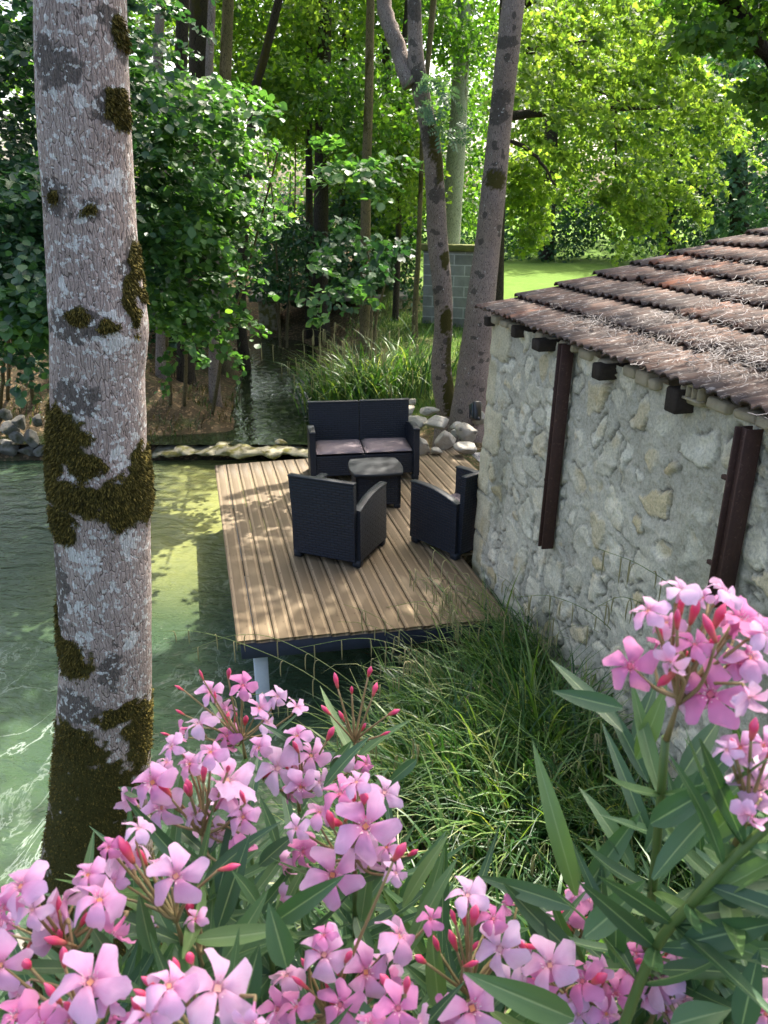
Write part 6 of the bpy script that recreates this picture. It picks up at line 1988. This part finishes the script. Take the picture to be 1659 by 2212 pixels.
# single long leaves that read clearly in the picture: base, tip (pixel), depth at both ends, half-width
for (S_, x0, y0, x1, y1, d0, d1, w, bd) in [
    (right, 1345, 1580, 1188, 1424, .64, .72, .0105, .02), (right, 1345, 1530, 1192, 1492, .63, .66, .0115, -.05), (right, 1375, 1640, 1440, 1478, .66, .66, .012, .05), (right, 1370, 1600, 1418, 1470, .68, .7, .010, .03),
    (right, 1470, 1680, 1560, 1545, .62, .64, .012, .04), (right, 1400, 1690, 1300, 1500, .68, .72, .009, .06),
    (right, 1245, 1935, 1150, 1600, .7, .72, .0135, .10), (right, 1265, 1920, 1385, 1752, .7, .7, .0135, -.06), (right, 1240, 1960, 1028, 1892, .7, .74, .013, -.07), (right, 1250, 2070, 1085, 1905, .72, .72, .0135, -.09),
    (right, 1262, 2025, 1395, 1900, .64, .62, .0165, -.07), (right, 1300, 2020, 1300, 1860, .7, .7, .010, .04), (right, 1330, 2080, 1330, 1915, .66, .66, .012, .03), (right, 1395, 1840, 1530, 1600, .66, .68, .013, -.06),
    (right, 1410, 1900, 1640, 1660, .62, .62, .015, .05), (right, 1405, 1780, 1560, 1690, .6, .58, .014, .08), (right, 1370, 1880, 1250, 1700, .7, .74, .012, .07), (right, 1470, 2040, 1690, 1990, .6, .56, .0155, -.06),
    (right, 1420, 2095, 1680, 2110, .66, .6, .0125, .03), (right, 1440, 1990, 1700, 1960, .62, .6, .014, .06), (right, 1520, 1830, 1690, 1900, .6, .58, .014, -.05), (right, 1530, 1810, 1660, 1680, .6, .58, .013, .05),
    (right, 1500, 1880, 1440, 1660, .64, .66, .010, -.03), (right, 1240, 2200, 1000, 2100, .62, .6, .017, .06), (right, 1450, 2215, 1580, 2180, .6, .6, .016, .04), (right, 1600, 2230, 1640, 2050, .58, .58, .014, .03),
    (right, 1240, 1930, 1245, 1830, .74, .74, .008, 0), (right, 1180, 2070, 1130, 1900, .72, .75, .012, .05), (right, 1410, 1830, 1300, 1560, .70, .76, .010, .05), (right, 1420, 1800, 1640, 1560, .72, .72, .013, .04),
    (left, 470, 2010, 540, 1800, .72, .74, .0145, .03), (left, 590, 1995, 745, 1890, .68, .66, .0135, .05), (left, 620, 2090, 580, 1950, .6, .6, .0145, .04), (left, 480, 2080, 580, 1920, .66, .68, .012, -.05),
    (left, 700, 1700, 800, 1590, .95, .95, .013, .04), (left, 715, 1660, 760, 1600, .98, .98, .010, .02), (left, 690, 1640, 560, 1560, 1.0, 1.0, .008, .05), (left, 880, 2060, 990, 1850, .74, .76, .012, .04),
    (left, 900, 2030, 960, 1830, .76, .78, .0115, -.04), (left, 870, 1960, 970, 1800, .8, .82, .011, .03), (left, 600, 1830, 560, 1720, .84, .84, .010, .02), (left, 560, 1960, 500, 1880, .72, .7, .010, .05),
    (left, 560, 1870, 640, 1800, .8, .8, .012, .03), (left, 300, 1720, 255, 1700, .82, .82, .007, .0), (left, 420, 2030, 640, 2000, .66, .64, .0125, -.04), (left, 520, 2190, 560, 2040, .58, .58, .014, .03),
    (left, 330, 2060, 300, 1930, .66, .66, .011, .04), (left, 260, 2100, 190, 1990, .62, .62, .010, .03), (left, 950, 2190, 930, 1990, .7, .7, .013, .02), (left, 1000, 2160, 1130, 2020, .72, .72, .012, .03),
    (left, 720, 1960, 690, 1840, .84, .86, .010, .02), (left, 780, 1990, 800, 1850, .82, .84, .011, .03), (left, 640, 1960, 600, 1820, .84, .86, .011, .04), (left, 900, 1640, 830, 1700, .96, .96, .010, .04)]:
    a_, b_ = dep(x0, y0, d0), dep(x1, y1, d1)
    gk = np.random.default_rng(int(x0 * 3 + y1))
    S_.leaf(a_, b_, nrm(nrm(CAM - a_) * .8 + np.array([0, 0, .5]) + gk.normal(size=3) * .25), w * .78, bd)
# leafy shoots without flowers that fill the bush behind
g = np.random.default_rng(77)
for (S_, poly, n, d0, d1) in [(left, [(250, 2000), (420, 1830), (560, 1800), (800, 1880), (920, 1900), (1000, 2050), (1150, 2200), (1150, 2400), (-80, 2400), (-80, 2120), (150, 2080)], 26, .72, 1.0),
                              (right, [(1150, 2080), (1300, 2000), (1450, 1900), (1560, 1760), (1740, 1700), (1740, 2400), (1150, 2400)], 13, .66, .85)]:
    for k in range(n):
        p = None
        while p is None:
            x, y = g.uniform(-80, 1740), g.uniform(1700, 2400)
            if inpoly(np.array([x]), np.array([y]), poly)[0]: p = dep(x, y, g.uniform(d0, d1))
        foot = S_.base + np.array([(p[0] - S_.base[0]) * .5, g.uniform(-.05, .2), 0])
        S_.stem([foot, (p + foot) / 2 + np.array([0, .04, 0]), p], .006, .003, True, 1500 + k + (0 if S_ is left else 100), .09, .15, .04)
# the thick pale-green shoot slanting in at the right
b = MB(); Pp = catmull([dep(1330, 2260, .66), dep(1412, 2055, .63), dep(1500, 1945, .6), dep(1592, 1845, .58), dep(1720, 1730, .56)], 20)
b.tube(Pp, np.linspace(.0046, .0034, 20), 10)
o = b.build('stem', M['ostem'], right.root)
gk = np.random.default_rng(808)
for i in range(3, 19, 2):
    T_ = nrm(Pp[i + 1] - Pp[i])
    for q in range(3):
        od = nrm(gk.normal(size=3) * np.array([1, .7, 1]))
        od = nrm(od - T_ * (od @ T_) + T_ * .5)
        right.leaf(Pp[i], Pp[i] + od * gk.uniform(.08, .13), nrm(nrm(CAM - Pp[i]) + gk.normal(size=3) * .5), gk.uniform(.0065, .009), gk.uniform(-.08, .08))
left.finish(); right.finish()
# pale stones at the foot of the bank
rock(990, 2075, -.2, 130, 80, 91, 'pale stone on the bank seen between the oleander stems', group='stones at the foot of the oleanders')
rock(1060, 2140, -.1, 110, 70, 92, 'half-hidden stone below the pale one behind the oleander stems', group='stones at the foot of the oleanders')
rock(60, 2110, -.5, 150, 70, 93, 'grey stone at the water edge left of the mossy trunk foot', group='stones at the foot of the oleanders')
